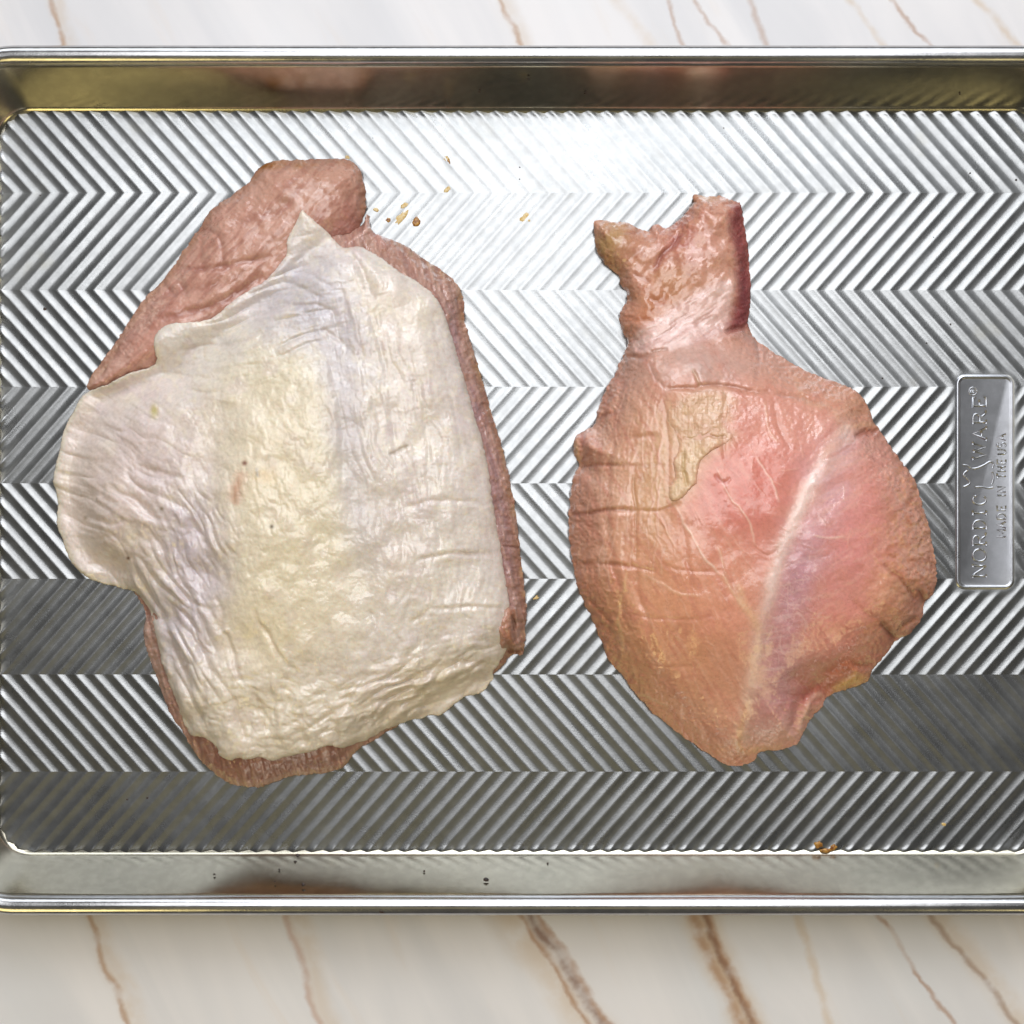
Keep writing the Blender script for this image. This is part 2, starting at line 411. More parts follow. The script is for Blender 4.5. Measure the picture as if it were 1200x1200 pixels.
def sweep(prof, closed):
    rings = [rr_path(o) for o, z in prof]; N = len(rings[0]); V = []; F = []
    # same number of points on every ring: resample by index
    for (o, z), rg in zip(prof, rings):
        if len(rg) != N: rg = [rg[int(i * len(rg) / N)] for i in range(N)]
        V += [(x, y, z) for x, y in rg]
    m = len(prof)
    for k in range(m if closed else m - 1):
        for i in range(N):
            F.append([k * N + i, k * N + (i + 1) % N, ((k + 1) % m) * N + (i + 1) % N, ((k + 1) % m) * N + i])
    return V, F
mm = 0.001
wall_prof = [(-1.3 * mm, -0.75 * mm), (-0.5 * mm, -0.35 * mm), (0.2 * mm, -0.05 * mm), (0.9 * mm, 0.35 * mm), (1.5 * mm, 1.0 * mm), (2.1 * mm, 2.0 * mm),
             (4.5 * mm, 6.6 * mm), (7.0 * mm, 11.4 * mm), (9.5 * mm, 16.2 * mm), (11.4 * mm, 19.8 * mm), (12.1 * mm, 21.0 * mm), (12.9 * mm, 21.6 * mm),
             (13.9 * mm, 20.6 * mm), (12.8 * mm, 19.4 * mm), (10.5 * mm, 15.2 * mm), (5.8 * mm, 6.2 * mm), (3.2 * mm, 0.8 * mm), (2.0 * mm, -0.6 * mm), (0.4 * mm, -1.3 * mm), (-3 * mm, -1.5 * mm)]
V, F = sweep(wall_prof, False)
link('wall', mesh_np('wall', V, F), M_WALL, pan)
bead = []
for k in range(20):
    a = 2 * math.pi * k / 20; bead.append((15.6 * mm + 3.7 * mm * math.cos(a), 21.6 * mm + 3.5 * mm * math.sin(a)))
V, F = sweep(bead, True)
link('rolled_rim', mesh_np('rolled_rim', V, [f[::-1] for f in F]), M_RIM, pan)

# --- maker's plate pressed into the floor
def rr_loop(x0, x1, y0, y1, r, seg=6):
    pts = []
    for cx, cy, a0 in ((x1 - r, y0 + r, -90), (x1 - r, y1 - r, 0), (x0 + r, y1 - r, 90), (x0 + r, y0 + r, 180)):
        for k in range(seg + 1):
            t = math.radians(a0 + 90 * k / seg); pts.append((cx + r * math.cos(t), cy + r * math.sin(t)))
    return pts
PZ = 0.00006
x0, x1, y0, y1, rr = PLATE
prof = [(3.5, -0.00030), (2.2, -0.00005), (1.1, 0.00022), (0.2, 0.00036), (-0.8, 0.00038), (-1.8, 0.00026), (-2.6, 0.00010), (-3.4, PZ)]
V = []; F = []; N = 28
for o, z in prof:
    V += [((x - 600) * K, (600 - y) * K, z) for x, y in rr_loop(x0 - o, x1 + o, y0 - o, y1 + o, max(rr + o, 2))]
for k in range(len(prof) - 1):
    for i in range(N): F.append([k * N + i, k * N + (i + 1) % N, (k + 1) * N + (i + 1) % N, (k + 1) * N + i][::-1])
plate_face = [(len(prof) - 1) * N + i for i in range(N)][::-1]
plate = link('maker_plate', mesh_np('maker_plate', V, F + [plate_face]), M_PLATE, pan)
plate['label'] = 'rectangular pressed plate with raised lettering and ship emblem'

def tube_mesh(lines, r, z0, flat=0.75, ns=6):
    """half-round raised strokes; lines in layout units"""
    V = []; F = []
    for ln in lines:
        P = np.asarray(ln, float); n0 = len(V); m = len(P)
        for i in range(m):
            t = P[min(i + 1, m - 1)] - P[max(i - 1, 0)]; t = t / (np.linalg.norm(t) + 1e-9); nn = np.array([-t[1], t[0]])
            for k in range(ns + 1):
                a = math.pi * k / ns; q = P[i] + nn * r * math.cos(a)
                V.append(((q[0] - 600) * K, (600 - q[1]) * K, z0 + r * K * flat * math.sin(a) - 0.00002))
        for i in range(m - 1):
            for k in range(ns):
                a = n0 + i * (ns + 1) + k; F.append([a, a + 1, a + ns + 2, a + ns + 1])
        F.append([n0 + k for k in range(ns + 1)]); F.append([n0 + (m - 1) * (ns + 1) + k for k in range(ns + 1)][::-1])
    return V, F
def arc(cx, cy, rx, ry, a0, a1, n=12):
    return [(cx + rx * math.cos(math.radians(a0 + (a1 - a0) * k / n)), cy + ry * math.sin(math.radians(a0 + (a1 - a0) * k / n))) for k in range(n + 1)]
# letters in a box w x 1, y up; serif strokes included
GLY = {
 'N': (0.95, [[(0.12, 0), (0.12, 1)], [(0.12, 1), (0.30, 0.85), (0.62, 0.30), (0.84, 0.02)], [(0.84, 0.02), (0.84, 1)], [(0.0, 1), (0.14, 1)], [(0.02, 0), (0.24, 0)], [(0.72, 1), (0.96, 1)]]),
 'O': (0.95, [arc(0.47, 0.5, 0.40, 0.50, 0, 360, 20)]),
 'R': (0.95, [[(0.2, 0), (0.2, 1)], [(0.05, 1)] + [(0.2, 1)] + arc(0.45, 0.74, 0.28, 0.26, 90, -90, 8) + [(0.2, 0.48)], [(0.45, 0.48), (0.70, 0.12), (0.95, 0.0)], [(0.06, 0), (0.36, 0)]]),
 'D': (0.85, [[(0.2, 0), (0.2, 1)], [(0.05, 1), (0.3, 1)] + arc(0.36, 0.5, 0.42, 0.5, 90, -90, 12) + [(0.05, 0)]]),
 'I': (0.45, [[(0.22, 0), (0.22, 1)], [(0.05, 1), (0.40, 1)], [(0.05, 0), (0.40, 0)]]),
 'C': (0.85, [arc(0.46, 0.5, 0.40, 0.5, 45, 315, 16), [(0.75, 0.72), (0.75, 1.0)]]),
 'W': (1.25, [[(0.10, 1), (0.36, 0), (0.62, 0.9)], [(0.62, 0.9), (0.88, 0), (1.14, 1)], [(0.0, 1), (0.24, 1)], [(1.02, 1), (1.25, 1)], [(0.50, 0.92), (0.72, 0.92)]]),
 'A': (1.0, [[(0.12, 0), (0.50, 1), (0.88, 0)], [(0.27, 0.36), (0.73, 0.36)], [(0.0, 0), (0.25, 0)], [(0.76, 0), (1.0, 0)]]),
 'E': (0.85, [[(0.2, 0), (0.2, 1)], [(0.05, 1), (0.75, 1), (0.75, 0.78)], [(0.2, 0.52), (0.6, 0.52)], [(0.05, 0), (0.78, 0), (0.80, 0.25)]]),
 'M': (0.95, [[(0.1, 0), (0.1, 1), (0.48, 0.25), (0.85, 1), (0.85, 0)]]),
 'T': (0.75, [[(0.37, 0), (0.37, 1)], [(0.02, 1), (0.73, 1)]]), 'H': (0.8, [[(0.1, 0), (0.1, 1)], [(0.7, 0), (0.7, 1)], [(0.1, 0.5), (0.7, 0.5)]]),
 'U': (0.8, [[(0.1, 1), (0.1, 0.3)] + arc(0.4, 0.3, 0.3, 0.3, 180, 360, 8) + [(0.7, 1)]]),
 'S': (0.75, [arc(0.37, 0.75, 0.28, 0.25, 30, 270, 10) + arc(0.37, 0.25, 0.30, 0.25, 90, -150, 10)]),
 'a': (0.8, [[(0.05, 0), (0.4, 1), (0.75, 0)], [(0.18, 0.36), (0.62, 0.36)]]), 'n': (0.8, [[(0.1, 0), (0.1, 1), (0.7, 0), (0.7, 1)]]),
 'd': (0.8, [[(0.1, 0), (0.1, 1), (0.3, 1)] + arc(0.32, 0.5, 0.40, 0.5, 90, -90, 10) + [(0.1, 0)]]), 'e': (0.7, [[(0.65, 1), (0.1, 1), (0.1, 0), (0.65, 0)], [(0.1, 0.5), (0.55, 0.5)]]),
 'i': (0.3, [[(0.15, 0), (0.15, 1)]]),
}
def place(ch, yb, yt, xtop, xbase):
    """a letter that reads upwards: its width runs from yb (start, lower) up to yt; its top faces left"""
    w, ls = GLY[ch]
    return [[(xbase + (xtop - xbase) * v, yb + (yt - yb) * u / w) for u, v in ln] for ln in ls]
big = []
for ch, yb, yt in (('N', 677, 661), ('O', 659, 642), ('R', 641, 624), ('D', 621.5, 608.5), ('I', 605, 597), ('C', 592, 580), ('W', 539.5, 517.5), ('A', 517, 499.5), ('R', 498.5, 481), ('E', 479, 464)):
    big += place(ch, yb, yt, 1140, 1155.5)
V, F = tube_mesh(big, 1.4, PZ, 0.9)
link('lettering', mesh_np('lettering', V, F), M_PLATE, plate)
small = []
for ch, yb, yt in (('M', 630, 620), ('a', 619, 611), ('d', 609, 601), ('e', 599, 592), ('i', 582, 579), ('n', 577.5, 569.5), ('T', 561.5, 554.5), ('H', 553, 546), ('e', 544, 538), ('U', 533, 526), ('S', 524.5, 518), ('a', 516.5, 508)):
    small += place(ch, yb, yt, 1168.5, 1178.5)
V, F = tube_mesh(small, 1.05, PZ, 1.0)
link('lettering', mesh_np('lettering', V, F), M_PLATE, plate)
emb = [catmull([(1127.5, 545), (1134, 545.5), (1139, 549), (1146, 548), (1153, 545), (1160, 541), (1164, 543), (1163, 549)], 4, False),
       catmull([(1163, 553), (1164, 560), (1162, 568)], 4, False), catmull([(1134, 551), (1129, 556), (1134, 561), (1136, 567), (1128, 571)], 4, False),
       catmull([(1142, 571), (1150, 570.5), (1158, 572), (1164, 571)], 4, False)]
V, F = tube_mesh(emb, 1.3, PZ, 0.6)
link('ship_emblem', mesh_np('ship_emblem', V, F), M_PLATE, plate)
reg = [arc(1140, 458.5, 4.6, 4.6, 0, 360, 20), [(1142.5, 460.5), (1137.5, 460.5)], [(1137.5, 460.5), (1137.6, 457.6), (1139.5, 457), (1140.3, 460)], [(1140.2, 458.6), (1142.5, 457)]]
V, F = tube_mesh(reg, 0.8, PZ, 0.7)
link('registered_mark', mesh_np('registered_mark', V, F), M_PLATE, plate)

# --- baked-on marks on the pan
def residue_material(name, c1, c2, rough):
    t = NT(name); p = t.pos(); nn = t.noise(p, 900, 4, 0.65)
    t.l.new(t.mix(t.ramp(nn, 0.35, 0.65), rgb(*c1), rgb(*c2)), t.b.inputs['Base Color']); t.b.inputs['Roughness'].default_value = rough
    t.bump(nn, 0.6, 0.0002); return t.m
M_BROWN = residue_material('baked_on_juice', (120, 62, 16), (196, 146, 66), 0.3)
M_AMBER = residue_material('amber_juice', (206, 168, 92), (226, 206, 160), 0.28)
M_BLACK = residue_material('burnt_speck', (28, 20, 18), (66, 44, 34), 0.5)
def fleck(name, px, py, rx, ry, ang, z, h, mat, seed, parent):
    rnd = random.Random(seed); V = []; F = []; N = 14; a = math.radians(ang); rads = [0.75 + 0.5 * rnd.random() for _ in range(N)]
    for f, zz in ((1.0, -0.00015), (0.85, 0.6), (0.5, 1.0)):
        for k in range(N):
            t = 2 * math.pi * k / N; u = rx * rads[k] * f * math.cos(t); v = ry * rads[k] * f * math.sin(t)
            X = px + u * math.cos(a) - v * math.sin(a); Y = py + u * math.sin(a) + v * math.cos(a)
            w = wpt(X, Y, z); V.append((w[0], w[1], z + (zz * h * (0.7 + 0.6 * rnd.random()) if zz > 0 else zz)))
    for r in range(2):
        for k in range(N): F.append([r * N + k, (r + 1) * N + k, (r + 1) * N + (k + 1) % N, r * N + (k + 1) % N][::-1])
    F.append([2 * N + k for k in range(N)])
    return link(name, mesh_np(name, V, F), mat, parent)
for i, (px, py, rx, ry, an, z, h, m) in enumerate([
    (487.5, 260, 4.6, 6.4, 20, 0, 0.00022, M_BROWN), (523, 186, 7, 3.2, 45, 0.0, 0.00018, M_AMBER), (526, 189, 3.4, 1.6, 60, 0.0001, 0.0002, M_BROWN), (455, 258, 3.2, 2.6, 0, 0, 0.00018, M_BROWN),
    (441, 246, 3.6, 2.8, 20, 0, 0.00018, M_AMBER), (470, 254, 13, 4, -50, 0, 0.00013, M_AMBER), (474, 241, 5, 3, -30, 0, 0.00013, M_AMBER), (524, 222, 6, 3, -40, 0, 0.00012, M_AMBER), (408, 184, 4, 3, 0, 0, 0.00012, M_AMBER),
    (616, 256, 8, 6, -40, 0, 0.00010, M_AMBER), (626, 700, 6, 3, 0, 0, 0.00012, M_AMBER),
    (1106, 966, 3, 2.2, 0, 0, 0.0003, M_AMBER)]):
    fleck('baked_on_spot', px, py, rx, ry, an, z, h, m, i, pan)
for i, (px, py, rx, ry, an) in enumerate([(959, 990, 5, 4.2, 0), (968, 997, 7.5, 2.4, 0), (977, 993, 4.5, 4, 0)]):
    fleck('baked_on_spot', px, py, rx, ry, an, 0.0004, 0.0004, M_BROWN, 40 + i, pan)
# black specks: too small to pick apart singly
sp = [(570, 1031, 3.6, 2.6), (349, 1003, 4.0, 2.4), (346, 1010, 2, 1.4), (355, 1037, 2.6, 2.4), (327, 1019, 1.4, 1.2), (251, 1025, 1.4, 1.2), (497, 1021, 1.4, 1.2), (642, 1012, 1.2, 1.2), (322, 1033, 1.2, 1),
      (0, 276, 2, 1.6), (156, 286, 1.5, 1.5), (437, 162, 1.4, 1.4), (609, 210, 1.6, 2.0), (609, 196, 1.1, 1.1), (52, 362, 2.6, 2.2), (47, 229, 1, 1), (68, 340, 1, 1), (1191, 211, 2.4, 2), (1137, 203, 1.5, 1.5), (1114, 380, 1.6, 1.4), (848, 150, 1.2, 1.1),
      (149, 937, 2, 1.4), (173, 935, 2, 1.6), (36, 582, 1.2, 1.2), (1094, 278, 1, 1), (1034, 443, 1.4, 1.2), (1086, 402, 1.4, 1), (1125, 110, 1.3, 1.2), (619, 92, 1.8, 1), (686, 109, 1.8, 1.2), (562, 107, 1.4, 1), (447, 1068, 4.5, 2.5), (441, 1064, 2, 2)]
V = []; F = []
for i, (px, py, rx, ry) in enumerate(sp):
    z = 0.0
    if py > 1055: z = 0.0246
    elif py > 997: z = min(0.021, max(0.0012, (py - 1001) * 0.00050))
    elif py < 131: z = min(0.021, max(0.001, (128 - py) * 0.00045))
    rnd = random.Random(90 + i); n0 = len(V); N = 7
    w0 = wpt(px, py, z)
    for k in range(N):
        t = 2 * math.pi * k / N; q = 0.7 + 0.6 * rnd.random(); V.append((w0[0] + rx * q * K * math.cos(t), w0[1] + ry * q * K * math.sin(t), w0[2] - 0.0003))
    V.append((w0[0], w0[1], w0[2] + 0.00055)); 
    for k in range(N): F.append([n0 + k, n0 + (k + 1) % N, n0 + N])
specks = link('burnt_specks', mesh_np('burnt_specks', V, F), M_BLACK, pan); specks['kind'] = 'stuff'

# ------------------------------------------------------------------ left cut: breast with its skin
def dome(s, R):
    t = np.clip(s / R, 0, 1); return np.sqrt(np.maximum(1 - (1 - t) ** 2, 0))
MEAT_L = [(385, 262), (408, 268), (426, 262), (431, 250), (435, 270), (450, 279), (470, 285), (495, 302), (515, 315), (537, 335), (544, 355), (545, 375), (550, 395), (562, 435), (575, 480), (592, 535), (600, 575), (607, 620), (612, 670), (617, 710), (615, 752), (612, 767), (600, 766),
          (588, 782), (576, 790), (540, 806), (500, 830), (456, 856), (418, 880), (402, 899), (376, 906), (340, 910), (320, 918), (300, 922), (272, 919), (244, 900), (228, 880), (212, 853), (200, 836), (188, 804), (176, 772), (168, 740), (172, 722), (162, 700), (135, 668), (105, 645), (92, 610), (88, 560), (103, 505), (130, 468), (200, 430), (290, 350)]
TENDER = [(103, 457), (110, 437), (123, 420), (150, 380), (170, 350), (193, 327), (210, 303), (227, 277), (237, 263), (247, 247), (263, 235), (287, 218), (298, 207), (303, 198), (320, 190), (343, 188), (367, 187), (393, 186), (413, 190), (423, 200), (427, 217), (429, 232), (428, 250), (418, 272), (402, 290), (360, 330), (290, 390), (210, 432), (140, 458)]
SKIN = [(353, 246), (360, 252), (371, 261), (385, 273), (398, 287), (406, 291), (415, 289), (430, 292), (448, 303), (468, 318), (490, 331), (508, 345), (519, 362), (527, 388), (537, 420), (547, 453), (557, 490), (566, 520), (574, 560), (580, 603), (587, 643), (592, 677), (597, 707), (594, 722), (591, 737), (594, 758),
        (586, 775), (577, 788), (578, 795), (566, 810), (556, 814), (543, 817), (530, 828), (516, 838), (505, 837), (496, 841), (482, 843), (468, 849), (454, 854), (440, 861), (428, 868), (416, 871), (400, 877), (388, 873), (378, 875), (366, 880), (352, 883), (336, 887), (320, 891), (306, 887), (292, 890), (280, 888), (271, 891), (258, 885), (255, 876), (242, 865), (228, 862), (222, 858), (214, 842), (204, 814), (192, 782), (184, 750), (176, 717),
        (166, 701), (157, 693), (146, 690), (133, 686), (117, 683), (97, 673), (83, 657), (75, 637), (67, 613), (68, 587), (63, 560), (68, 537), (76, 502), (88, 480), (97, 463), (107, 457), (127, 450), (150, 438), (182, 427), (181, 408), (182, 394), (190, 384), (207, 378), (237, 377), (257, 367), (273, 353), (293, 340), (313, 327), (327, 310), (337, 297), (336, 283), (343, 270), (349, 257)]
rx_, ry_, _ = wpt(340, 560)
breast = thing('raw_poultry_breast', 'raw poultry breast with cream wrinkled skin over brownish pink meat, on baking sheet', 'poultry', (rx_, ry_, 0.0003))
def adopt(o, root):
    o.parent = root; o.matrix_parent_inverse = root.matrix_world.inverted()
    from mathutils import Matrix
    o.matrix_parent_inverse = Matrix.Translation(root.location).inverted()

def plump(s, R):
    t = np.clip(s / R, 0, 1); return 0.68 * (1 - (1 - t) ** 2.2) + 0.32 * np.sin(0.5 * math.pi * np.clip(s / (2.9 * R), 0, 1))
def main_dome(X, Y, sM):
    T = 20.0 + 8.0 * np.exp(-(((X - 350) / 170) ** 2 + ((Y - 600) / 230) ** 2))
    return 1.2 + T * plump(sM, 60)
def tender_dome(s):
    return 1.5 + 15.0 * plump(s, 46)

cm = Canvas(MEAT_L, 1.0, 1.3, 11)
H = main_dome(cm.X, cm.Y, cm.s)
strip = smooth(40, 0, cm.s)
cm.H = H + 0.9 * fbm(cm.X / 14, cm.Y / 14, 3, 3) * dome(cm.s, 12) + 0.35 * cm.wrinkles(75, 30, 5, 8)
cm.H -= 4.0 * smooth(5, 18, -cm.sdf(catmull(SKIN, 3))) * smooth(4, 14, cm.s)
cm.paint(np.ones_like(H), (178, 136, 122))
cm.paint(0.8 * smooth(0.0, 0.5, fbm(cm.X / 20, cm.Y / 20, 5)), (172, 128, 112))
edge = smooth(9, 1, cm.s)
rightside = smooth(420, 470, cm.X)
inner = smooth(6, 16, cm.s) * rightside
cm.paint((0.55 + 0.4 * fbm(cm.X / 16, cm.Y / 30, 61)) * inner * smooth(330, 380, cm.Y) * smooth(745, 690, cm.Y), (170, 136, 142))
cm.paint(0.7 * edge * rightside, (150, 106, 82))
cm.paint(0.8 * edge * rightside * (np.abs(noise(cm.X / 12, cm.Y / 12, 3)) > 0.45), (176, 138, 104))
cm.paint(0.85 * smooth(840, 880, cm.Y) * smooth(3, 10, cm.s), (142, 94, 78))
cm.paint(0.7 * smooth(860, 890, cm.Y) * edge, (176, 138, 108))
cm.paint(0.8 * smooth(230, 190, cm.X) * smooth(720, 735, cm.Y) * smooth(830, 800, cm.Y), (182, 150, 138))
# little curl of meat at the lower right corner
for pts, c, w, dh in (([(602, 712), (598, 724), (596, 742), (600, 758)], (170, 112, 84), 9, 3.5), ([(600, 720), (603, 728), (604, 740)], (92, 52, 34), 2.0, -1.2), ([(596, 762), (606, 764), (612, 760)], (98, 54, 36), 3, -1.5),
                      ([(426, 268), (440, 276), (455, 290)], (188, 140, 128), 7, 2.0), ([(545, 350), (548, 390)], (156, 110, 86), 5, 1.2), ([(560, 640), (612, 642)], (120, 80, 70), 1.2, -0.5), ([(580, 560), (604, 566)], (176, 140, 130), 1.4, 0.3)):
    k = cm.stroke(pts, w); cm.H += dh * k; cm.paint(0.85 * k, c)
for i in range(26):          # pale fibres on the strip
    a = random.uniform(0, 1); y = 300 + 450 * a; x = 470 + 145 * a ** 0.6 - random.uniform(0, 18)
    k = cm.stroke([(x, y), (x + 6, y + 22), (x + 10, y + 48)], random.uniform(0.7, 1.3)); cm.paint(0.4 * k, (196, 164, 150)); cm.H += 0.25 * k
for i in range(9):           # stringy fibres beside the tenderloin
    k = cm.stroke([(405 + i * 2.4, 289 - i * 1.2), (418 + i * 2.2, 279 - i), (432 + i * 1.4, 268 - i * 0.5)], 0.9); cm.paint(0.6 * k, (206, 168, 156)); cm.H += 0.35 * k
fl = cm.wrinkles(74, 26, 3.5, 63); fl2 = fbm(cm.X / 7, cm.Y / 7, 64, 3)
cm.paint(0.45 * smooth(0.1, 0.7, fl), (202, 166, 152)); cm.paint(0.4 * smooth(0.1, 0.7, -fl), (150, 104, 96)); cm.paint(0.4 * smooth(0.1, 0.6, fl2), (176, 128, 104)); cm.H += 0.25 * fl + 0.5 * fl2 * smooth(0, 8, cm.s)
cm.C = cm.C ** 0.94
cm.W = 0.6 + 0.25 * fbm(cm.X / 18, cm.Y / 18, 44)
zref = np.where(cm.s > 0, H, 1.2) * mm
adopt(link('meat', cm.mesh('meat', cm.H * mm + 0.0006, zref, 4.0, 0.0035, 0.0002), M_MEAT), breast)

ct = Canvas(TENDER, 1.0, 1.3, 21)
H = tender_dome(ct.s)
ct.H = H + 0.5 * fbm(ct.X / 20, ct.Y / 20, 7, 3) + 0.12 * ct.wrinkles(-50, 60, 4, 3) * dome(ct.s, 15)
ct.H -= 4.0 * smooth(5, 18, -ct.sdf(catmull(SKIN, 3))) * smooth(4, 14, ct.s)
ct.paint(np.ones_like(H), (204, 158, 142))
ct.paint(0.75 * ct.blob(370, 225, 60, 34, 0), (188, 142, 120)); ct.paint(0.7 * ct.blob(170, 400, 60, 40, -45), (194, 140, 126))
ct.paint(0.6 * ct.blob(410, 265, 26, 26), (172, 112, 106)); ct.paint(0.5 * smooth(10, 2, ct.s), (160, 114, 84))
ct.paint(0.9 * ct.blob(312, 194, 16, 5, -10, 1, 4), (142, 88, 34)); ct.paint(0.7 * ct.blob(355, 195, 12, 4, 0, 1, 4), (150, 96, 46))
ct.paint(0.4 * smooth(0.05, 0.5, ct.wrinkles(-48, 50, 3.2, 13)), (198, 154, 136))
ct.paint(0.35 * smooth(0.1, 0.6, -ct.wrinkles(-48, 70, 5, 18)), (150, 96, 84))
for pts, w, dh, c, cs in (([(205, 318), (240, 314), (280, 310), (318, 300)], 2.4, -1.4, (140, 84, 72), .6), ([(190, 345), (225, 340), (270, 330)], 3, -0.8, (146, 92, 78), .35), ([(185, 372), (225, 366), (270, 348), (310, 322)], 3, -1.6, (134, 78, 68), .7),
                          ([(228, 268), (256, 276), (262, 320)], 2, -0.8, (146, 92, 78), .5), ([(240, 262), (236, 300), (238, 318)], 2, -0.7, (146, 92, 78), .4), ([(210, 330), (222, 352)], 2, -0.8, (140, 88, 76), .5), ([(192, 330), (205, 350)], 2, -0.6, (140, 88, 76), .4),
                          ([(268, 262), (310, 252), (345, 232)], 3, -0.8, (150, 98, 84), .4), ([(350, 212), (380, 226), (420, 232)], 3, -0.5, (158, 108, 92), .3), ([(330, 222), (350, 240), (352, 260)], 4, 0.8, (200, 164, 150), .45),
                          ([(290, 300), (320, 280), (336, 262)], 6, 0.7, (196, 154, 142), .45), ([(118, 440), (128, 425), (140, 405)], 2, -0.5, (150, 110, 80), .5), ([(405, 205), (410, 230), (416, 250)], 3, -0.5, (164, 116, 100), .3),
                          ([(272, 240), (284, 236), (300, 228)], 2.0, 0.3, (204, 164, 148), .4), ([(300, 346), (318, 330), (330, 312)], 2.0, 0.5, (206, 170, 160), .5)):
    k = ct.stroke(pts, w * 1.7); ct.H += 0.7 * dh * k; ct.paint(0.6 * cs * k, c)
for i in range(40):
    x = random.uniform(150, 400); y = 470 - x * 0.62 + random.uniform(-20, 60); L = random.uniform(10, 26)
    k = ct.stroke([(x, y), (x + L * 0.7, y - L * 0.6)], 0.8, spline=False); ct.paint(0.35 * k, (206, 168, 150)); ct.H += 0.2 * k
fl2 = fbm(ct.X / 12, ct.Y / 12, 66, 4, 0.65)
ct.paint(0.4 * smooth(0.05, 0.5, fl2), (212, 168, 152)); ct.paint(0.35 * smooth(0.05, 0.5, -fl2), (176, 122, 106)); ct.H += 0.5 * fbm(ct.X / 16, ct.Y / 16, 67, 2)
ct.C = ct.C ** 1.02
ct.W = 0.6 + 0.3 * fbm(ct.X / 18, ct.Y / 18, 45)
zref = np.where(ct.s > 0, H, 1.2) * mm
adopt(link('tenderloin', ct.mesh('tenderloin', ct.H * mm + 0.0006, zref, 4.0, 0.0035, 0.0002), M_MEAT), breast)

# --- skin draped over both
cs = Canvas(SKIN, 1.0, 1.0, 31)
PM = catmull(MEAT_L, 3); PT = catmull(TENDER, 3)
sM = np.maximum(-cs.sdf(PM), 0); sT = np.maximum(-cs.sdf(PT), 0)
hm = np.where(sM > 0, main_dome(cs.X, cs.Y, sM), 0.0); ht = np.where(sT > 0, tender_dome(sT), 0.0)
B = np.maximum(hm, ht)
for _ in range(10):            # the skin bridges hollows softly
    P_ = np.pad(B, 3, mode='edge'); B2 = (P_[:-6, 3:-3] + P_[6:, 3:-3] + P_[3:-3, :-6] + P_[3:-3, 6:] + B) / 5; B = np.maximum(B2, np.maximum(hm, ht) + 0.0)
B = np.maximum(B, 0.5)
X, Y, S = cs.X, cs.Y, cs.s
blob = cs.blob
lift = 0.7 + 1.9 * dome(S, 9)
def reg(cx, cy, rx, ry=None, ang=0): return blob(cx, cy, rx, ry, ang, 1.4, 10)
mL = reg(130, 560, 80, 110, 0); mLL = reg(195, 740, 50, 110, -20); mT = reg(330, 360, 110, 80, -25); mR = reg(450, 500, 75, 190, -14); mRL = reg(520, 690, 85, 110, 0)
mC = reg(320, 570, 90, 150, 0); mB = reg(320, 840, 110, 60, 0); mBR = reg(470, 810, 120, 40, -22); mG = reg(225, 640, 40, 80, 0)
W = np.zeros_like(X)
rid = lambda a, l, w, s: np.abs(cs.wrinkles(a, l, w, s))
def puff(a, l, w, sd, wp=0.7):
    return np.abs(cs.wrinkles(a, l, w, sd, 0, wp)) + 0.25 * np.abs(cs.wrinkles(a + 9, l * 0.6, w * 0.55, sd + 40, 0, wp)) - 0.5
W += mL * 1.0 * puff(26, 52, 16, 1)
W += mLL * 2.3 * puff(58, 75, 15, 3)
W += mT * 0.95 * puff(-18, 50, 13, 5)
W += mR * 0.48 * puff(74, 90, 13, 7)
W += mRL * (0.5 * puff(93, 50, 15, 9) + 0.25 * puff(4, 60, 20, 19))
W += mC * 0.30 * puff(80, 18, 12, 11)
W += mB * (1.3 * puff(78, 60, 26, 13) + 0.6 * puff(10, 18, 12, 14))
W += mBR * 2.6 * puff(-28, 36, 15, 15)
W += mG * 1.2 * puff(64, 36, 11, 23)
XD = X + 5 * fbm(X / 14, Y / 14, 29, 2); YD = Y + 5 * fbm(X / 14, Y / 14, 30, 2)
W += 0.09 * (np.abs(noise(XD / 7 + YD / 19, YD / 8 - XD / 23, 27)) + np.abs(noise(XD / 5 - YD / 13, YD / 5 + XD / 17, 28)) - 0.7)
W += 0.10 * fbm(X / 6, Y / 6, 25, 3) + 1.5 * fbm(X / 42, Y / 42, 26, 2)
W += 1.6 * blob(325, 580, 70, 150, -4) - 1.3 * cs.stroke([(392, 330), (402, 420), (408, 520), (414, 620), (424, 700)], 16) - 1.6 * cs.stroke([(262, 470), (240, 560), (236, 640), (250, 710), (262, 740)], 16) + 1.2 * cs.stroke([(470, 360), (500, 460), (520, 560), (530, 660)], 26) + 0.9 * blob(140, 600, 50, 40, 30)
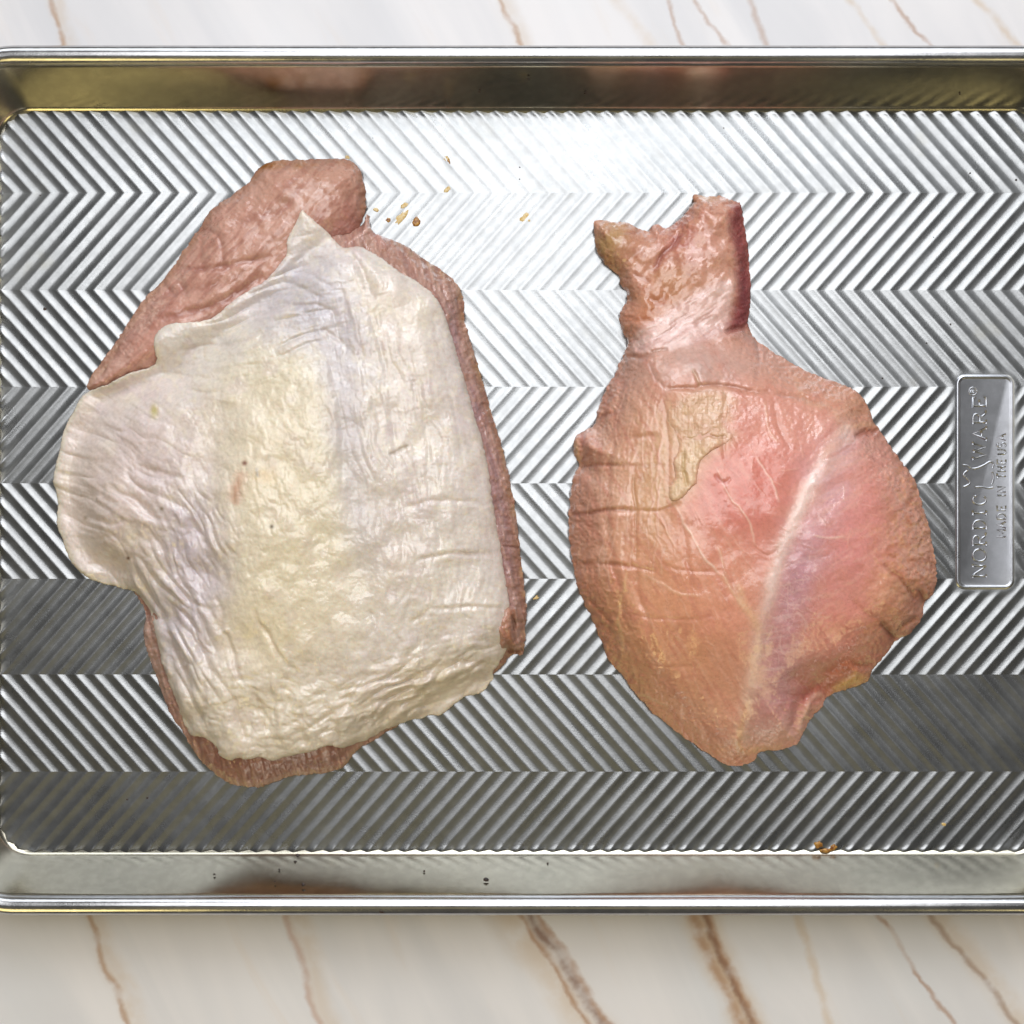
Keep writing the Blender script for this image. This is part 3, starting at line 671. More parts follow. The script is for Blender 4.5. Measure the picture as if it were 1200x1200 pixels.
# hand-placed folds and netting marks: (points, width, depth mm)
folds = [([(195, 416), (230, 407), (268, 404), (292, 396), (306, 386)], 2.2, -1.0), ([(186, 436), (215, 440), (250, 443)], 2.0, -0.7), ([(210, 456), (240, 460), (262, 458)], 2.0, -0.6), ([(200, 424), (240, 420), (280, 416)], 4, 0.5),
         ([(376, 385), (388, 392), (402, 402)], 2, -1.0), ([(300, 372), (330, 360), (360, 356), (392, 366)], 2, -0.8), ([(330, 330), (352, 336), (378, 352)], 2, -0.7), ([(340, 318), (366, 322), (392, 338)], 2, -0.6), ([(262, 372), (290, 358), (318, 346)], 3, -0.7),
         ([(408, 295), (420, 312), (432, 334), (438, 352)], 3.5, -1.3), ([(420, 296), (440, 320), (448, 345)], 5, 0.8), ([(400, 340), (412, 380), (424, 420), (430, 470)], 3, -0.7), ([(384, 420), (396, 470), (402, 530), (400, 590)], 3, -0.7), ([(440, 380), (452, 440), (462, 500), (468, 560)], 2.2, -0.5),
         ([(480, 400), (492, 450), (500, 510), (508, 560)], 2, -0.45), ([(505, 370), (520, 430), (536, 500), (546, 560)], 2, -0.4), ([(478, 592), (505, 588), (530, 588), (575, 590)], 2.2, -0.8), ([(485, 656), (512, 651), (540, 649), (586, 650)], 2.2, -0.8), ([(503, 713), (540, 712), (568, 712), (596, 713)], 2.2, -0.9),
         ([(500, 690), (502, 708), (492, 722), (478, 730)], 2, -0.8), ([(534, 680), (534, 710), (528, 760)], 1.8, -0.6), ([(545, 720), (542, 760), (536, 776)], 1.8, -0.6), ([(570, 712), (572, 740), (580, 770)], 2, -0.6), ([(466, 570), (474, 610), (470, 660)], 2, -0.5), ([(514, 590), (514, 620), (512, 650)], 2, -0.5), ([(500, 520), (502, 560), (504, 586)], 2, -0.5),
         ([(578, 784), (556, 776), (530, 778), (505, 788), (480, 800), (458, 816), (436, 838), (418, 862)], 3.2, -2.2), ([(576, 792), (552, 786), (524, 792), (500, 802), (474, 822)], 7, 1.4), ([(536, 806), (510, 816), (490, 834)], 2.4, -1.1), ([(560, 792), (548, 806), (540, 816)], 2.2, -1.0), ([(500, 806), (470, 826), (444, 848)], 2.4, -1.0),
         ([(470, 816), (456, 828), (446, 846)], 2, -0.8), ([(460, 742), (470, 752), (462, 770)], 2, -0.5), ([(430, 716), (440, 730), (432, 748)], 2, -0.5),
         ([(128, 566), (146, 580), (168, 594), (190, 612)], 2.8, -1.4), ([(124, 572), (150, 592), (180, 616)], 4, 0.8), ([(160, 545), (190, 556), (218, 562)], 2.2, -0.9), ([(152, 552), (170, 562), (200, 572)], 3, 0.6), ([(112, 582), (128, 590), (142, 600)], 3, 0.9), ([(160, 640), (176, 656), (190, 676)], 2.4, -1.0), ([(100, 606), (122, 612), (146, 612)], 2.4, -0.6), ([(92, 622), (110, 628), (140, 628)], 3, -0.6),
         ([(170, 618), (184, 634), (194, 652), (200, 676)], 2.4, -1.0), ([(206, 676), (214, 694), (232, 708), (250, 716)], 2.6, -1.4), ([(200, 712), (214, 736), (234, 762), (250, 796)], 3.0, -1.8), ([(186, 716), (200, 750), (214, 786), (226, 820)], 3.0, -1.8), ([(214, 712), (228, 734), (246, 760)], 2.2, -1.0), ([(180, 726), (190, 760), (200, 800)], 4, 1.0), ([(206, 730), (222, 764), (240, 800)], 4.5, 1.1),
         ([(250, 700), (258, 706), (260, 724), (258, 744)], 2.2, -1.0), ([(262, 740), (272, 764), (278, 786), (286, 800)], 2.6, -1.2), ([(298, 712), (308, 734), (318, 752), (330, 772), (346, 786)], 2.6, -1.1), ([(224, 612), (236, 630), (246, 652)], 2, -0.6), ([(232, 848), (240, 820), (238, 800)], 2.4, -0.8), ([(274, 816), (280, 844), (290, 868)], 2.4, -0.9), ([(298, 806), (306, 836), (310, 860)], 2.4, -0.9),
         ([(330, 800), (340, 830), (346, 850)], 2.2, -0.6), ([(232, 862), (262, 868), (300, 874), (350, 868), (400, 858)], 6, -0.7), ([(66, 590), (80, 604), (84, 622)], 3, -0.5), ([(110, 670), (130, 672), (152, 682), (168, 700)], 3, 0.9), ([(104, 660), (130, 662), (156, 672)], 2.2, -0.7), ([(262, 500), (252, 540), (256, 600), (264, 650)], 6, -0.6), ([(270, 640), (264, 690), (268, 730)], 5, -0.5)]
for pts, w, dh in folds: W += 0.62 * dh * cs.stroke(pts, w * 1.5)
cs.H = B + lift + 1.2 * W * (0.25 + 0.75 * dome(S, 7))
c = cs
c.paint(np.ones_like(X), (229, 219, 211))
c.paint(0.8 * reg(130, 560, 80, 110), (222, 206, 196)); c.paint(0.5 * reg(150, 500, 70, 60), (220, 206, 198)); c.paint(0.55 * reg(190, 545, 50, 60), (214, 198, 194))
c.paint(0.85 * blob(325, 545, 80, 130, 0), (231, 218, 194)); c.paint(0.7 * blob(360, 660, 90, 70), (232, 221, 194)); c.paint(0.6 * blob(400, 560, 40, 90, -10), (232, 224, 196))
c.paint(0.7 * blob(310, 740, 60, 50), (228, 212, 178)); c.paint(0.5 * blob(330, 440, 60, 34), (224, 216, 188))
c.paint(0.85 * blob(355, 340, 70, 44, 20), (206, 199, 201)); c.paint(0.7 * blob(390, 390, 44, 60, -20), (202, 196, 196)); c.paint(0.8 * blob(240, 405, 60, 26, -8), (222, 216, 208))
c.paint(0.7 * blob(228, 645, 36, 75, -8), (204, 192, 197)); c.paint(0.7 * blob(205, 745, 30, 60, -20), (206, 196, 197)); c.paint(0.6 * blob(400, 470, 22, 90, -12), (204, 195, 199))
c.paint(0.65 * blob(440, 640, 40, 90, -8), (220, 208, 202)); c.paint(0.7 * blob(545, 570, 34, 130, -14), (224, 214, 206)); c.paint(0.5 * blob(460, 360, 36, 60, -20), (228, 214, 196)); c.paint(0.4 * blob(490, 480, 30, 100, -12), (226, 214, 200))
c.paint(0.6 * blob(310, 840, 80, 40), (231, 220, 200)); c.paint(0.7 * blob(500, 800, 80, 30, -20), (230, 216, 190)); c.paint(0.4 * blob(470, 660, 24, 20), (214, 192, 180)); c.paint(0.35 * blob(500, 700, 60, 50), (230, 220, 200))
c.paint(0.35 * smooth(0.1, 0.6, fbm(X / 26, Y / 26, 51, 3)), (234, 224, 206)); c.paint(0.35 * smooth(0.15, 0.6, fbm(X / 20, Y / 24, 52, 3)), (212, 196, 194))
c.paint(0.4 * smooth(0.1, 0.55, fbm(X / 6, Y / 7, 53, 2)) * (1 - mL), (236, 226, 204)); c.paint(0.22 * smooth(0.2, 0.6, fbm(X / 5, Y / 5, 54, 2)), (206, 186, 168))
c.paint(0.35 * smooth(7, 1, S) * smooth(240, 120, X), (196, 196, 176)); c.paint(0.3 * smooth(6, 1, S), (226, 212, 190))
zone = np.clip(c.poly([(262, 450), (300, 425), (360, 405), (392, 440), (402, 520), (420, 610), (440, 690), (400, 770), (330, 800), (276, 760), (258, 650), (254, 540)], 46, 6) * (0.75 + 0.5 * fbm(X / 36, Y / 36, 58, 3)), 0, 1)
c.paint(0.45 * zone, (232, 220, 194))
c.paint(0.5 * c.stroke([(352, 290), (385, 360), (400, 440), (410, 530), (420, 610), (436, 680)], 20), (211, 203, 204)); c.paint(0.45 * c.stroke([(232, 570), (226, 640), (236, 700), (216, 760)], 26), (205, 194, 196)); c.paint(0.4 * blob(330, 350, 60, 34, -25), (210, 203, 204))
c.paint(0.3 * smooth(0.1, 0.6, fbm(X / 7, Y / 8, 57, 2)) * mC, (240, 230, 212)); c.paint(0.3 * mRL, (228, 219, 208)); c.paint(0.35 * smooth(760, 840, Y), (230, 218, 196))
for x, y, r, cc, k in ((288, 543, 2.6, (110, 66, 50), 1), (320, 617, 2.2, (104, 92, 78), 1), (191, 596, 2.2, (140, 124, 96), .8), (151, 654, 1.8, (92, 66, 48), 1), (181, 482, 4.0, (178, 164, 74), .8), (100, 607, 2.4, (160, 138, 108), .7)):
    c.paint(0.7 * k * np.exp(-(((X - x) / r) ** 2 + ((Y - y) / (r * (1.8 if r == 4.0 else 1))) ** 2)), cc)
c.paint(0.55 * c.stroke([(284, 552), (280, 572), (276, 592)], 7), (218, 180, 156)); c.paint(0.3 * c.stroke([(281, 560), (279, 578), (276, 592)], 1.6), (190, 150, 128)); c.paint(0.5 * blob(312, 556, 12, 10), (216, 188, 142)); c.paint(0.6 * c.stroke([(300, 548), (303, 560)], 2), (168, 160, 150))
c.paint(0.5 * c.stroke([(457, 534), (466, 531), (474, 525), (481, 523)], 2.4), (168, 152, 132)); c.H -= 0.5 * c.stroke([(457, 534), (466, 531), (474, 525), (481, 523)], 2.2)
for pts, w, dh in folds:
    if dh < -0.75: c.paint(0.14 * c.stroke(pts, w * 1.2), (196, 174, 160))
_m = c.C.mean(axis=(0, 1), keepdims=True); c.C = np.clip(c.C + 0.22 * (c.C - _m), 0, 1) ** 1.05 * np.array([0.99, 0.982, 0.985], np.float32)
c.W = 0.55 + 0.4 * fbm(X / 16, Y / 16, 46)
zref = (B + lift) * mm
adopt(link('skin', cs.mesh('skin', cs.H * mm + 0.0006, zref, 2.5, 0.0012, 0.0003), M_SKIN), breast)

# ------------------------------------------------------------------ right cut: skinless thigh
THIGH = [(696, 259), (705, 258), (719, 260), (733, 261), (745, 266), (759, 272), (764, 265), (771, 264), (780, 267), (792, 261), (803, 250), (813, 237), (812, 229), (824, 230), (838, 231), (845, 230), (859, 236), (867, 239), (871, 252), (873, 273), (877, 296), (878, 315), (880, 341), (879, 359), (876, 378), (880, 390), (887, 399), (904, 411), (920, 421),
         (947, 436), (973, 445), (1000, 457), (1013, 470), (1023, 493), (1033, 507), (1050, 533), (1070, 560), (1078, 583), (1088, 617), (1095, 650), (1098, 677), (1093, 697), (1083, 706), (1080, 723), (1067, 742), (1050, 750), (1040, 763), (1022, 785), (1018, 796), (1010, 802), (990, 808), (977, 812), (970, 816), (963, 827), (950, 843), (942, 858), (934, 872), (913, 878), (890, 881), (883, 892), (867, 897), (850, 895), (830, 883), (808, 868),
         (772, 841), (750, 819), (727, 789), (712, 770), (697, 732), (682, 702), (673, 672), (667, 627), (667, 590), (670, 562), (676, 551), (679, 546), (673, 534), (672, 516), (681, 505), (695, 499), (700, 483), (709, 458), (719, 441), (726, 425), (735, 405), (732, 393), (727, 383), (726, 367), (733, 355), (735, 347), (729, 336), (722, 321), (710, 311), (701, 299), (697, 285), (696, 272)]
rx_, ry_, _ = wpt(880, 620)
thigh = thing('raw_poultry_cut', 'raw skinless pink poultry cut with white seam and ragged narrow end, beside maker plate', 'poultry', (rx_, ry_, 0.0003))
ch = Canvas(THIGH, 1.0, 1.4, 61)
X, Y, S = ch.X, ch.Y, ch.s
body = smooth(370, 470, Y)
T = 11.5 + 17.0 * body + 4.0 * np.exp(-(((X - 880) / 130) ** 2 + ((Y - 620) / 150) ** 2))
T = T * (1 - 0.45 * smooth(720, 890, Y))
HB = 1.4 + T * plump(S, 26 + 34 * body)
c = ch; st = ch.stroke; bl = ch.blob
Wd = 0.8 * fbm(X / 50, Y / 50, 62, 2) + 0.05 * fbm(X / 5, Y / 5, 63, 2)
neck = smooth(410, 380, Y)
Wd += neck * (0.9 * fbm(X / 20, Y / 20, 64, 2) + 0.08 * ch.wrinkles(-45, 26, 5, 65))
gran = smooth(1000, 1085, X + 0.2 * (Y - 600) + 14 * fbm(X / 25, Y / 25, 91)) * smooth(460, 540, Y) * smooth(735, 670, Y)
Wd += gran * (0.28 * fbm(X / 6, Y / 6, 66, 2))
leftf = smooth(790, 700, X) * smooth(430, 470, Y)
Wd += leftf * 0.10 * ch.wrinkles(96, 60, 6, 67)
# colours
c.paint(np.ones_like(X), (216, 164, 146))
c.paint(0.8 * bl(790, 700, 110, 120), (216, 160, 132)); c.paint(0.75 * bl(770, 770, 80, 80), (212, 158, 126)); c.paint(0.85 * bl(870, 580, 80, 70), (218, 140, 132)); c.paint(0.6 * bl(900, 500, 60, 40), (214, 156, 142)); c.paint(0.7 * bl(850, 700, 50, 60), (218, 154, 134))
c.paint(0.9 * bl(800, 425, 70, 34, 0), (200, 166, 154)); c.paint(0.7 * bl(735, 470, 34, 50, 15), (188, 148, 138)); c.paint(0.8 * bl(715, 560, 36, 60), (196, 148, 134)); c.paint(0.7 * bl(765, 560, 26, 70), (200, 160, 124)); c.paint(0.5 * bl(690, 600, 16, 60), (184, 126, 116))
c.paint(0.9 * bl(1000, 640, 70, 110, 10), (220, 152, 148)); c.paint(0.8 * bl(932, 690, 30, 115, 12), (198, 154, 164)); c.paint(0.75 * bl(960, 570, 28, 60, 20), (222, 182, 186)); c.paint(0.8 * bl(985, 740, 60, 40), (220, 150, 140)); c.paint(0.6 * bl(910, 840, 30, 36), (216, 164, 162))
c.paint(0.6 * gran, (210, 158, 132)); c.paint(0.7 * gran * smooth(0.1, 0.5, fbm(X / 5, Y / 5, 68, 2)), (216, 164, 124)); c.paint(0.5 * gran * smooth(0.2, 0.5, fbm(X / 8, Y / 8, 69, 2)), (172, 108, 76))
c.paint(0.8 * bl(1045, 700, 26, 30, -20, 1.6, 6), (216, 166, 136)); c.paint(0.6 * bl(1020, 735, 26, 26), (206, 146, 118)); c.paint(0.55 * bl(960, 450, 60, 20, 20), (204, 154, 126)); c.paint(0.6 * bl(1005, 480, 24, 26), (206, 154, 122))
c.paint(0.85 * bl(948, 808, 36, 14, -25), (176, 96, 92)); c.paint(0.7 * bl(985, 790, 40, 14, -25), (190, 116, 84)); c.paint(0.85 * bl(1000, 802, 26, 8, -20, 1.4, 5), (214, 172, 112)); c.paint(0.55 * bl(850, 880, 36, 16), (214, 160, 124))
c.paint(0.75 * bl(725, 560, 60, 110, 8), (202, 164, 140)); c.paint(0.6 * bl(740, 740, 50, 80, -20), (222, 176, 148)); c.paint(0.6 * bl(800, 820, 60, 50, 30), (226, 176, 150))
c.paint(0.65 * bl(765, 590, 34, 80, 0), (208, 168, 126)); c.paint(0.6 * bl(780, 720, 80, 90, -10), (216, 158, 126)); c.paint(0.5 * bl(720, 770, 50, 60), (210, 160, 122)); c.paint(0.6 * bl(830, 425, 80, 26), (200, 168, 158)); c.paint(0.55 * bl(885, 560, 60, 60), (214, 136, 122))
c.paint(0.75 * ch.poly([(782, 470), (800, 460), (840, 456), (858, 466), (860, 486), (854, 500), (862, 514), (840, 532), (824, 546), (818, 570), (798, 588), (770, 586), (766, 540), (772, 500)], 12), (216, 182, 150))
c.paint(0.2 * smooth(0.1, 0.5, fbm(X / 24, Y / 24, 70, 3)), (224, 172, 148)); c.paint(0.22 * smooth(0.15, 0.55, fbm(X / 18, Y / 18, 71, 3)), (196, 130, 112))
# neck
c.paint(neck * 0.95, (206, 160, 142)); c.paint(0.9 * neck * bl(712, 285, 22, 34, 10), (180, 148, 104)); c.paint(0.6 * neck * bl(740, 290, 18, 26), (190, 140, 118)); c.paint(0.7 * neck * bl(800, 280, 26, 26, -40), (180, 114, 102)); c.paint(0.6 * neck * bl(790, 330, 30, 22), (184, 132, 92)); c.paint(0.6 * bl(760, 365, 20, 18), (186, 122, 84))
c.paint(0.5 * neck * smooth(0.15, 0.6, fbm(X / 8, Y / 8, 72, 3)), (206, 158, 132)); c.paint(0.3 * neck * smooth(0.2, 0.6, fbm(X / 7, Y / 7, 73, 3)), (160, 98, 78)); c.paint(0.6 * bl(825, 235, 14, 7), (196, 164, 114))
silver = ch.poly([(742, 396), (770, 372), (800, 352), (830, 334), (852, 326), (858, 340), (856, 368), (852, 388), (820, 402), (780, 410), (752, 416)], 6)
c.paint(0.95 * silver, (224, 190, 182)); c.paint(0.5 * silver * smooth(0.0, 0.5, ch.wrinkles(-33, 60, 4, 74)), (224, 198, 190)); c.paint(0.25 * silver * smooth(0.0, 0.5, -ch.wrinkles(-33, 60, 4, 74)), (182, 138, 130)); Wd += silver * 0.14 * ch.wrinkles(-33, 60, 4, 74)
red = ch.poly([(862, 240), (876, 250), (884, 300), (886, 345), (880, 380), (872, 384), (856, 385), (862, 360), (866, 330), (862, 290), (856, 260)], 8)
c.paint(0.95 * red, (140, 70, 74)); c.paint(0.4 * red * smooth(340, 300, Y), (170, 100, 90)); Wd += -0.6 * red
# lines: (points, width, height mm, colour, strength)
pale = (230, 192, 164); white = (238, 208, 190); dark = (150, 84, 66)
lines = [([(992, 500), (966, 540), (940, 590), (918, 640), (903, 690), (892, 735), (884, 780), (874, 830), (868, 872)], 9, 0.5, (236, 204, 184), .7), ([(972, 530), (948, 575), (925, 625), (908, 675), (897, 720)], 7.0, 0.35, (242, 220, 214), .58), ([(980, 505), (978, 530), (962, 560)], 8, 0.2, (214, 170, 160), .6),
         ([(862, 680), (872, 706), (884, 724), (890, 745)], 6, 0.4, (226, 184, 152), .75), ([(846, 672), (860, 694), (874, 715)], 2.4, 0.3, pale, .75), ([(790, 590), (806, 620), (824, 654), (846, 676)], 1.5, 0.25, white, .75), ([(842, 640), (846, 660), (852, 676)], 1.6, 0.25, pale, .6), ([(838, 545), (856, 582), (878, 612), (882, 640)], 1.4, 0.25, white, .6),
         ([(884, 534), (902, 562), (914, 590)], 1.3, 0.2, white, .55), ([(770, 600), (782, 622), (794, 642)], 1.2, 0.2, pale, .5), ([(735, 665), (730, 690), (726, 720), (728, 760), (722, 790)], 2.4, 0.3, (228, 190, 148), .7), ([(750, 672), (790, 692), (820, 700)], 1.6, 0.2, pale, .5), ([(700, 660), (735, 664), (770, 672)], 1.6, -0.4, dark, .3),
         ([(740, 810), (765, 818), (785, 828)], 1.8, 0.3, pale, .6), ([(875, 820), (868, 850), (866, 874), (890, 878), (920, 874)], 5, 0.4, (226, 182, 142), .65), ([(950, 628), (970, 630), (990, 630)], 1.2, 0.2, white, .6), ([(930, 440), (945, 470), (975, 480), (985, 500)], 3, 0.2, (220, 176, 150), .5), ([(896, 470), (900, 500), (912, 520)], 1.4, 0.2, pale, .4),
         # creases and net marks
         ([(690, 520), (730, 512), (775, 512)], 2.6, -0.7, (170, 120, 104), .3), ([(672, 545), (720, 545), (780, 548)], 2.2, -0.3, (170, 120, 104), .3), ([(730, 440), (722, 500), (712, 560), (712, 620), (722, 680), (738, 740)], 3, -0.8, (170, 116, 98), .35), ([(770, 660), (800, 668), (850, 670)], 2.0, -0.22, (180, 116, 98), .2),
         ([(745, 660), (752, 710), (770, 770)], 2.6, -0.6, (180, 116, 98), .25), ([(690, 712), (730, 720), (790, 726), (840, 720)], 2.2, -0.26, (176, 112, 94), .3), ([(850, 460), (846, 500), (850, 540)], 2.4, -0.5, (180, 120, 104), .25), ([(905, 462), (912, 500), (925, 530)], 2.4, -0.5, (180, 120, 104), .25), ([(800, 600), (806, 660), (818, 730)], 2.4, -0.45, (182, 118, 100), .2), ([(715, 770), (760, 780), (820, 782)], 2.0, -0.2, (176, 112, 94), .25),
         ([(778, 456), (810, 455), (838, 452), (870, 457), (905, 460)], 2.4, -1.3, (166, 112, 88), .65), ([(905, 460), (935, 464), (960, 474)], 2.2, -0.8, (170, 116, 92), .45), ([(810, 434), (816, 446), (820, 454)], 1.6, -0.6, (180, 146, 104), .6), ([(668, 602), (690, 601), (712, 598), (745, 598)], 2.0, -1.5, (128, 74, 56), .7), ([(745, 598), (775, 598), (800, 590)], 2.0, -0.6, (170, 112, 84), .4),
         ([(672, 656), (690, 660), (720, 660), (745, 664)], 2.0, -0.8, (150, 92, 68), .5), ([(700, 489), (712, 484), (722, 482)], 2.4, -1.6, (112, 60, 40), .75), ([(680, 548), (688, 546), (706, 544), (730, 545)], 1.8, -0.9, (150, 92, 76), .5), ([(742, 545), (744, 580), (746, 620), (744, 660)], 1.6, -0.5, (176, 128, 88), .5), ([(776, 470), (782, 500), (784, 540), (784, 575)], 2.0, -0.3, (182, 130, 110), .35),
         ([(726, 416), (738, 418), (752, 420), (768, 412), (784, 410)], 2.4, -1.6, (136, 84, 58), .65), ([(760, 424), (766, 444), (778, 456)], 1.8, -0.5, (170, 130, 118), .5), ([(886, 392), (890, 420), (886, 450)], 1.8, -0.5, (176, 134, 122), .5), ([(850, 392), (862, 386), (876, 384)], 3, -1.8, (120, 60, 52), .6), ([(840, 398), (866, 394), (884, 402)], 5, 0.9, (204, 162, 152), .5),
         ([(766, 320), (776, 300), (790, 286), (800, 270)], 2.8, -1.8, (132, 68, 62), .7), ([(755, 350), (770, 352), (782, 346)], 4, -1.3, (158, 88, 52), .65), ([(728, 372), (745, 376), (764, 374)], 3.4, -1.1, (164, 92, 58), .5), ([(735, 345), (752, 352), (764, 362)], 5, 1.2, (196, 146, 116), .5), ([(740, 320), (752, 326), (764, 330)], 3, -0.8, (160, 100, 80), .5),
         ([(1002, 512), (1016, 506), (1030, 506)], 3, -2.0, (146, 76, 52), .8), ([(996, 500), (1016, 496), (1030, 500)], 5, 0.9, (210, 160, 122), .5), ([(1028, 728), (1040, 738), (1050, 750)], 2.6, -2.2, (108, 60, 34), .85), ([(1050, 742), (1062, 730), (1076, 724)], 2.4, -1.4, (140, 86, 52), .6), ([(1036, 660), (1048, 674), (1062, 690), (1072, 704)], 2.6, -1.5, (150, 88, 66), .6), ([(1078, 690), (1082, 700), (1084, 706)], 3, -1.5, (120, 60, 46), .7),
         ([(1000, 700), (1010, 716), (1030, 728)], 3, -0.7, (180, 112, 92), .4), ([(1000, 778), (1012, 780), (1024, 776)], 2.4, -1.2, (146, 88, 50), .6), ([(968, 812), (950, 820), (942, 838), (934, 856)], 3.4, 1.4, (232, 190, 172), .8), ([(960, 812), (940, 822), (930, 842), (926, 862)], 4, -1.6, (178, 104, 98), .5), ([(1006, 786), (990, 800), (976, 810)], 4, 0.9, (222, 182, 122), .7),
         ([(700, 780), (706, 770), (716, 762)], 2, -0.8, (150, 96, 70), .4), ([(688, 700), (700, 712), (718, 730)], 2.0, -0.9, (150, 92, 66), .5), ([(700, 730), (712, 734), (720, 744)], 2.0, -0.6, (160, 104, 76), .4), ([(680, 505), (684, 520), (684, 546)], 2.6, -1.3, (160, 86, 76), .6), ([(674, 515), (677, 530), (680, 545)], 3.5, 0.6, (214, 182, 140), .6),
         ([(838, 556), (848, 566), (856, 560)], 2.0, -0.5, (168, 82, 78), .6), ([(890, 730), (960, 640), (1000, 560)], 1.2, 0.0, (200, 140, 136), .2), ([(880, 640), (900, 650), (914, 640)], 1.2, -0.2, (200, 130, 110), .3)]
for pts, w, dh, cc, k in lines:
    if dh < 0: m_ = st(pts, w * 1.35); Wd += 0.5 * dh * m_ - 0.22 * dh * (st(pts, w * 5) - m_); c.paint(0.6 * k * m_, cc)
    else: m_ = st(pts, w, taper=w < 8.5); Wd += 0.5 * dh * m_; c.paint(min(1.0, 1.15 * k) * m_, cc)
rnd = random.Random(5)
for i in range(80):            # long fibres running down the left flank
    x = rnd.uniform(676, 775); y = rnd.uniform(470, 660); L = rnd.uniform(30, 75); b = (x - 700) * 0.06
    k = st([(x + 10 - b, y - L / 2), (x, y), (x + b * 0.6, y + L / 2)], rnd.uniform(0.7, 1.3)); c.paint(0.6 * k, rnd.choice([(222, 184, 160), (228, 188, 170), (214, 170, 146)])); Wd += 0.05 * k
for i in range(120):           # short fibres in the muscle
    x = rnd.uniform(760, 1040); y = rnd.uniform(460, 870); a = rnd.gauss(0.95, 0.35) if x < 900 else rnd.gauss(-0.6, 0.7); L = rnd.uniform(8, 26)
    k = st([(x, y), (x + L * math.cos(a), y + L * math.sin(a))], rnd.uniform(0.6, 1.0), spline=False); c.paint(rnd.uniform(.2, .45) * k, (232, 188, 170)); Wd += 0.08 * k
memb = ch.poly([(990, 500), (1002, 520), (990, 580), (968, 640), (950, 700), (936, 760), (930, 820), (922, 868), (870, 874), (876, 830), (886, 780), (896, 725), (912, 665), (934, 605), (962, 548)], 18)
memb = memb * np.clip(0.6 + 0.6 * fbm(X / 26, Y / 40, 95, 3), 0, 1) * smooth(885, 840, Y)
c.paint(0.5 * memb * smooth(660, 560, Y), (226, 194, 200)); c.paint(0.55 * memb * smooth(580, 680, Y), (194, 148, 158)); c.paint(0.35 * memb * smooth(0.1, 0.7, ch.wrinkles(-12, 30, 4, 94)), (240, 218, 214)); c.paint(0.4 * bl(905, 860, 34, 14, 0), (234, 200, 180))
net = bl(930, 720, 45, 110, 12, 1.5, 6)     # fine net of silverskin beside the seam
nn = np.minimum(np.abs(noise(X / 7 + Y / 16, Y / 9, 75)), np.abs(noise(X / 9, Y / 8 - X / 14, 76)))
c.paint(0.55 * net * smooth(0.09, 0.0, nn), (232, 198, 190))
for i in range(60):            # pale raised flecks in the ragged neck
    x = rnd.uniform(715, 855); y = rnd.uniform(255, 350); k = st([(x, y), (x + rnd.uniform(2, 7), y - rnd.uniform(3, 8))], 1.0, spline=False); c.paint(0.4 * k, (226, 188, 168)); Wd += 0.12 * k
# broad relief
Wd += 1.6 * bl(1045, 705, 24, 28, -20, 1.6, 4) + 1.0 * bl(1015, 738, 26, 24, 0, 1.5, 4) - 2.6 * bl(950, 800, 44, 16, -25) - 1.2 * bl(912, 700, 20, 100, 12) + 1.2 * bl(985, 640, 50, 90, 5) + 1.0 * bl(790, 720, 70, 90) - 1.0 * bl(880, 640, 30, 60, 10)
Wd += 1.6 * bl(800, 425, 60, 24) - 1.2 * neck * bl(770, 305, 12, 30, 40) + 1.5 * neck * bl(825, 290, 24, 50)
ch.H = HB + 1.25 * Wd * (0.2 + 0.8 * dome(S, 10))
c.paint(0.2 * smooth(6, 1, S), (200, 152, 126)); fb = ch.wrinkles(60, 34, 5, 92) * smooth(900, 860, X) + ch.wrinkles(-30, 26, 5, 93) * smooth(930, 970, X)
c.paint(0.30 * smooth(0.1, 0.8, fb) * body, (230, 184, 166)); c.paint(0.30 * smooth(0.1, 0.8, -fb) * body, (198, 134, 118))
_m = c.C.mean(axis=2, keepdims=True); ch.C = np.clip(_m + (c.C - _m) * 1.08, 0, 1) ** 1.06
ch.W = 0.62 + 0.3 * fbm(X / 14, Y / 14, 47) + 0.2 * neck
zref = HB * mm
adopt(link('meat', ch.mesh('meat', ch.H * mm + 0.0006, zref, 4.0, 0.0035, 0.0002), M_MEAT), thigh)

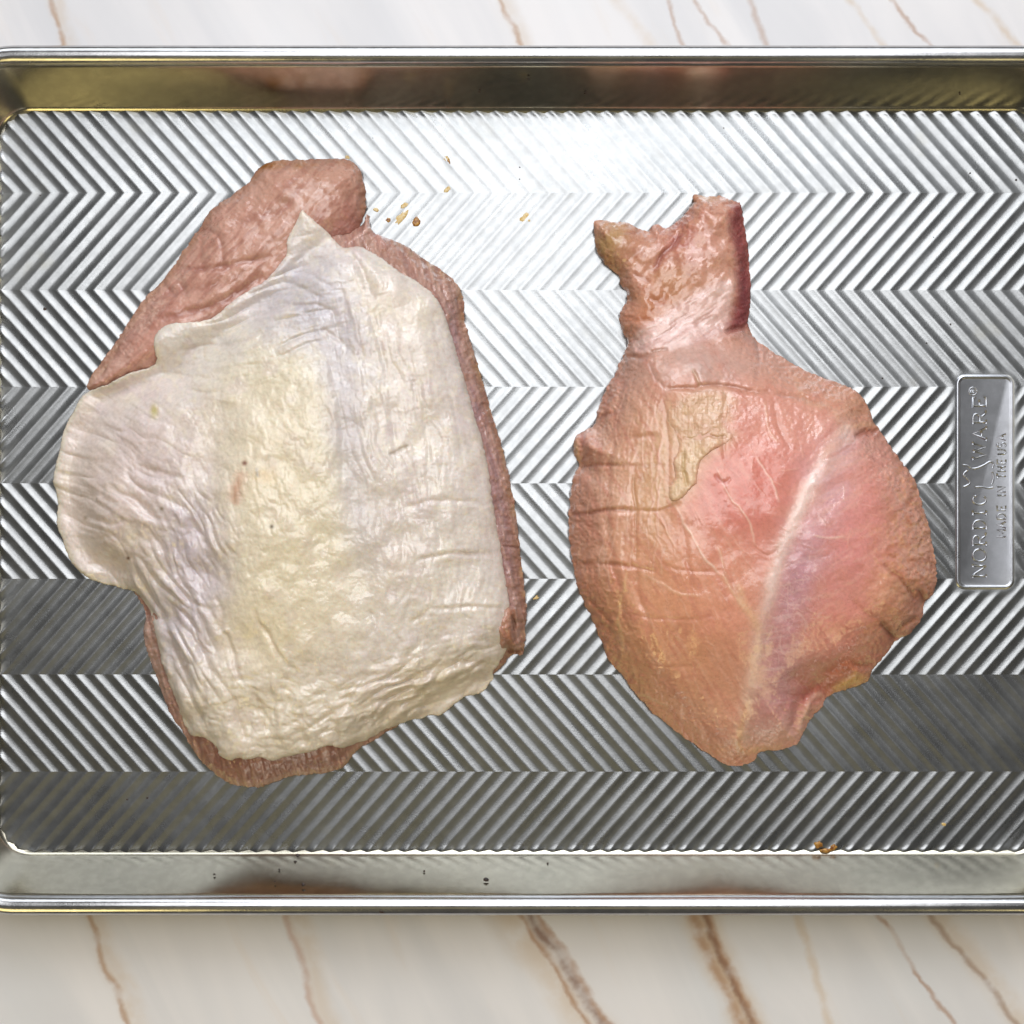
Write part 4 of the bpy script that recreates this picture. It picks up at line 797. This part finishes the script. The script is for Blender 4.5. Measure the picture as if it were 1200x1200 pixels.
FATP = [(790, 470), (817, 459), (838, 458), (853, 465), (857, 480), (850, 494), (856, 503), (860, 512), (846, 522), (832, 530), (822, 540), (817, 556), (816, 566), (804, 578), (796, 585), (785, 586), (784, 572), (790, 560), (789, 540), (796, 522), (788, 505), (782, 488)]
cf = Canvas(FATP, 0.8, 1.2, 81)
f1 = (cf.x[None, :] - ch.x[0]) / ch.step; f2 = (cf.y[:, None] - ch.y[0]) / ch.step
fi = np.clip(np.round(f2).astype(int), 0, ch.H.shape[0] - 1); fj = np.clip(np.round(f1).astype(int), 0, ch.H.shape[1] - 1)
under = ch.H[fi, fj]; uref = HB[fi, fj]
low = smooth(500, 540, cf.Y)
cf.H = under - 0.10 + 0.16 * smooth(0, 4, cf.s) + (0.1 + 0.8 * low) * dome(cf.s, 9) + 0.4 * fbm(cf.X / 7, cf.Y / 9, 82, 3) * dome(cf.s, 5) + (1 - low) * 0.10 * cf.wrinkles(90, 20, 4, 84) + 0.5 * (np.abs(noise(cf.X / 13, cf.Y / 16, 86)) - 0.3) * dome(cf.s, 6)
cf.paint(np.ones_like(cf.X), (214, 176, 146)); cf.paint(0.7 * low, (228, 202, 166)); cf.paint(0.6 * smooth(7, 0, cf.s) * (1 - low), (210, 164, 140)); cf.paint(0.5 * smooth(0.1, 0.6, fbm(cf.X / 8, cf.Y / 8, 83)), (228, 200, 158)); cf.paint(0.4 * smooth(0.2, 0.6, fbm(cf.X / 6, cf.Y / 6, 85)), (192, 150, 108))
for pts, w, dh, cc, k in (([(800, 530), (802, 552), (806, 572)], 2.2, -0.7, (178, 146, 88), .6), ([(826, 508), (842, 512), (852, 510)], 2, -0.7, (170, 120, 84), .6), ([(800, 515), (820, 512), (835, 502)], 2.4, -0.5, (190, 150, 108), .5)):
    m_ = cf.stroke(pts, w); cf.H += dh * m_; cf.paint(k * m_, cc)
cf.C = ch.C[fi, fj] + (cf.C - ch.C[fi, fj]) * ((0.60 + 0.18 * low) * smooth(0, 10 - 6 * low, cf.s))[..., None]
cf.W = 0.55 + 0.3 * fbm(cf.X / 12, cf.Y / 12, 48)
adopt(link('fat_patch', cf.mesh('fat_patch', cf.H * mm + 0.0006, uref * mm, 2.0, 0.0008, 0.0003), M_FAT), thigh)
for o in bpy.data.objects:
    if o.type == 'MESH': o.data.update()
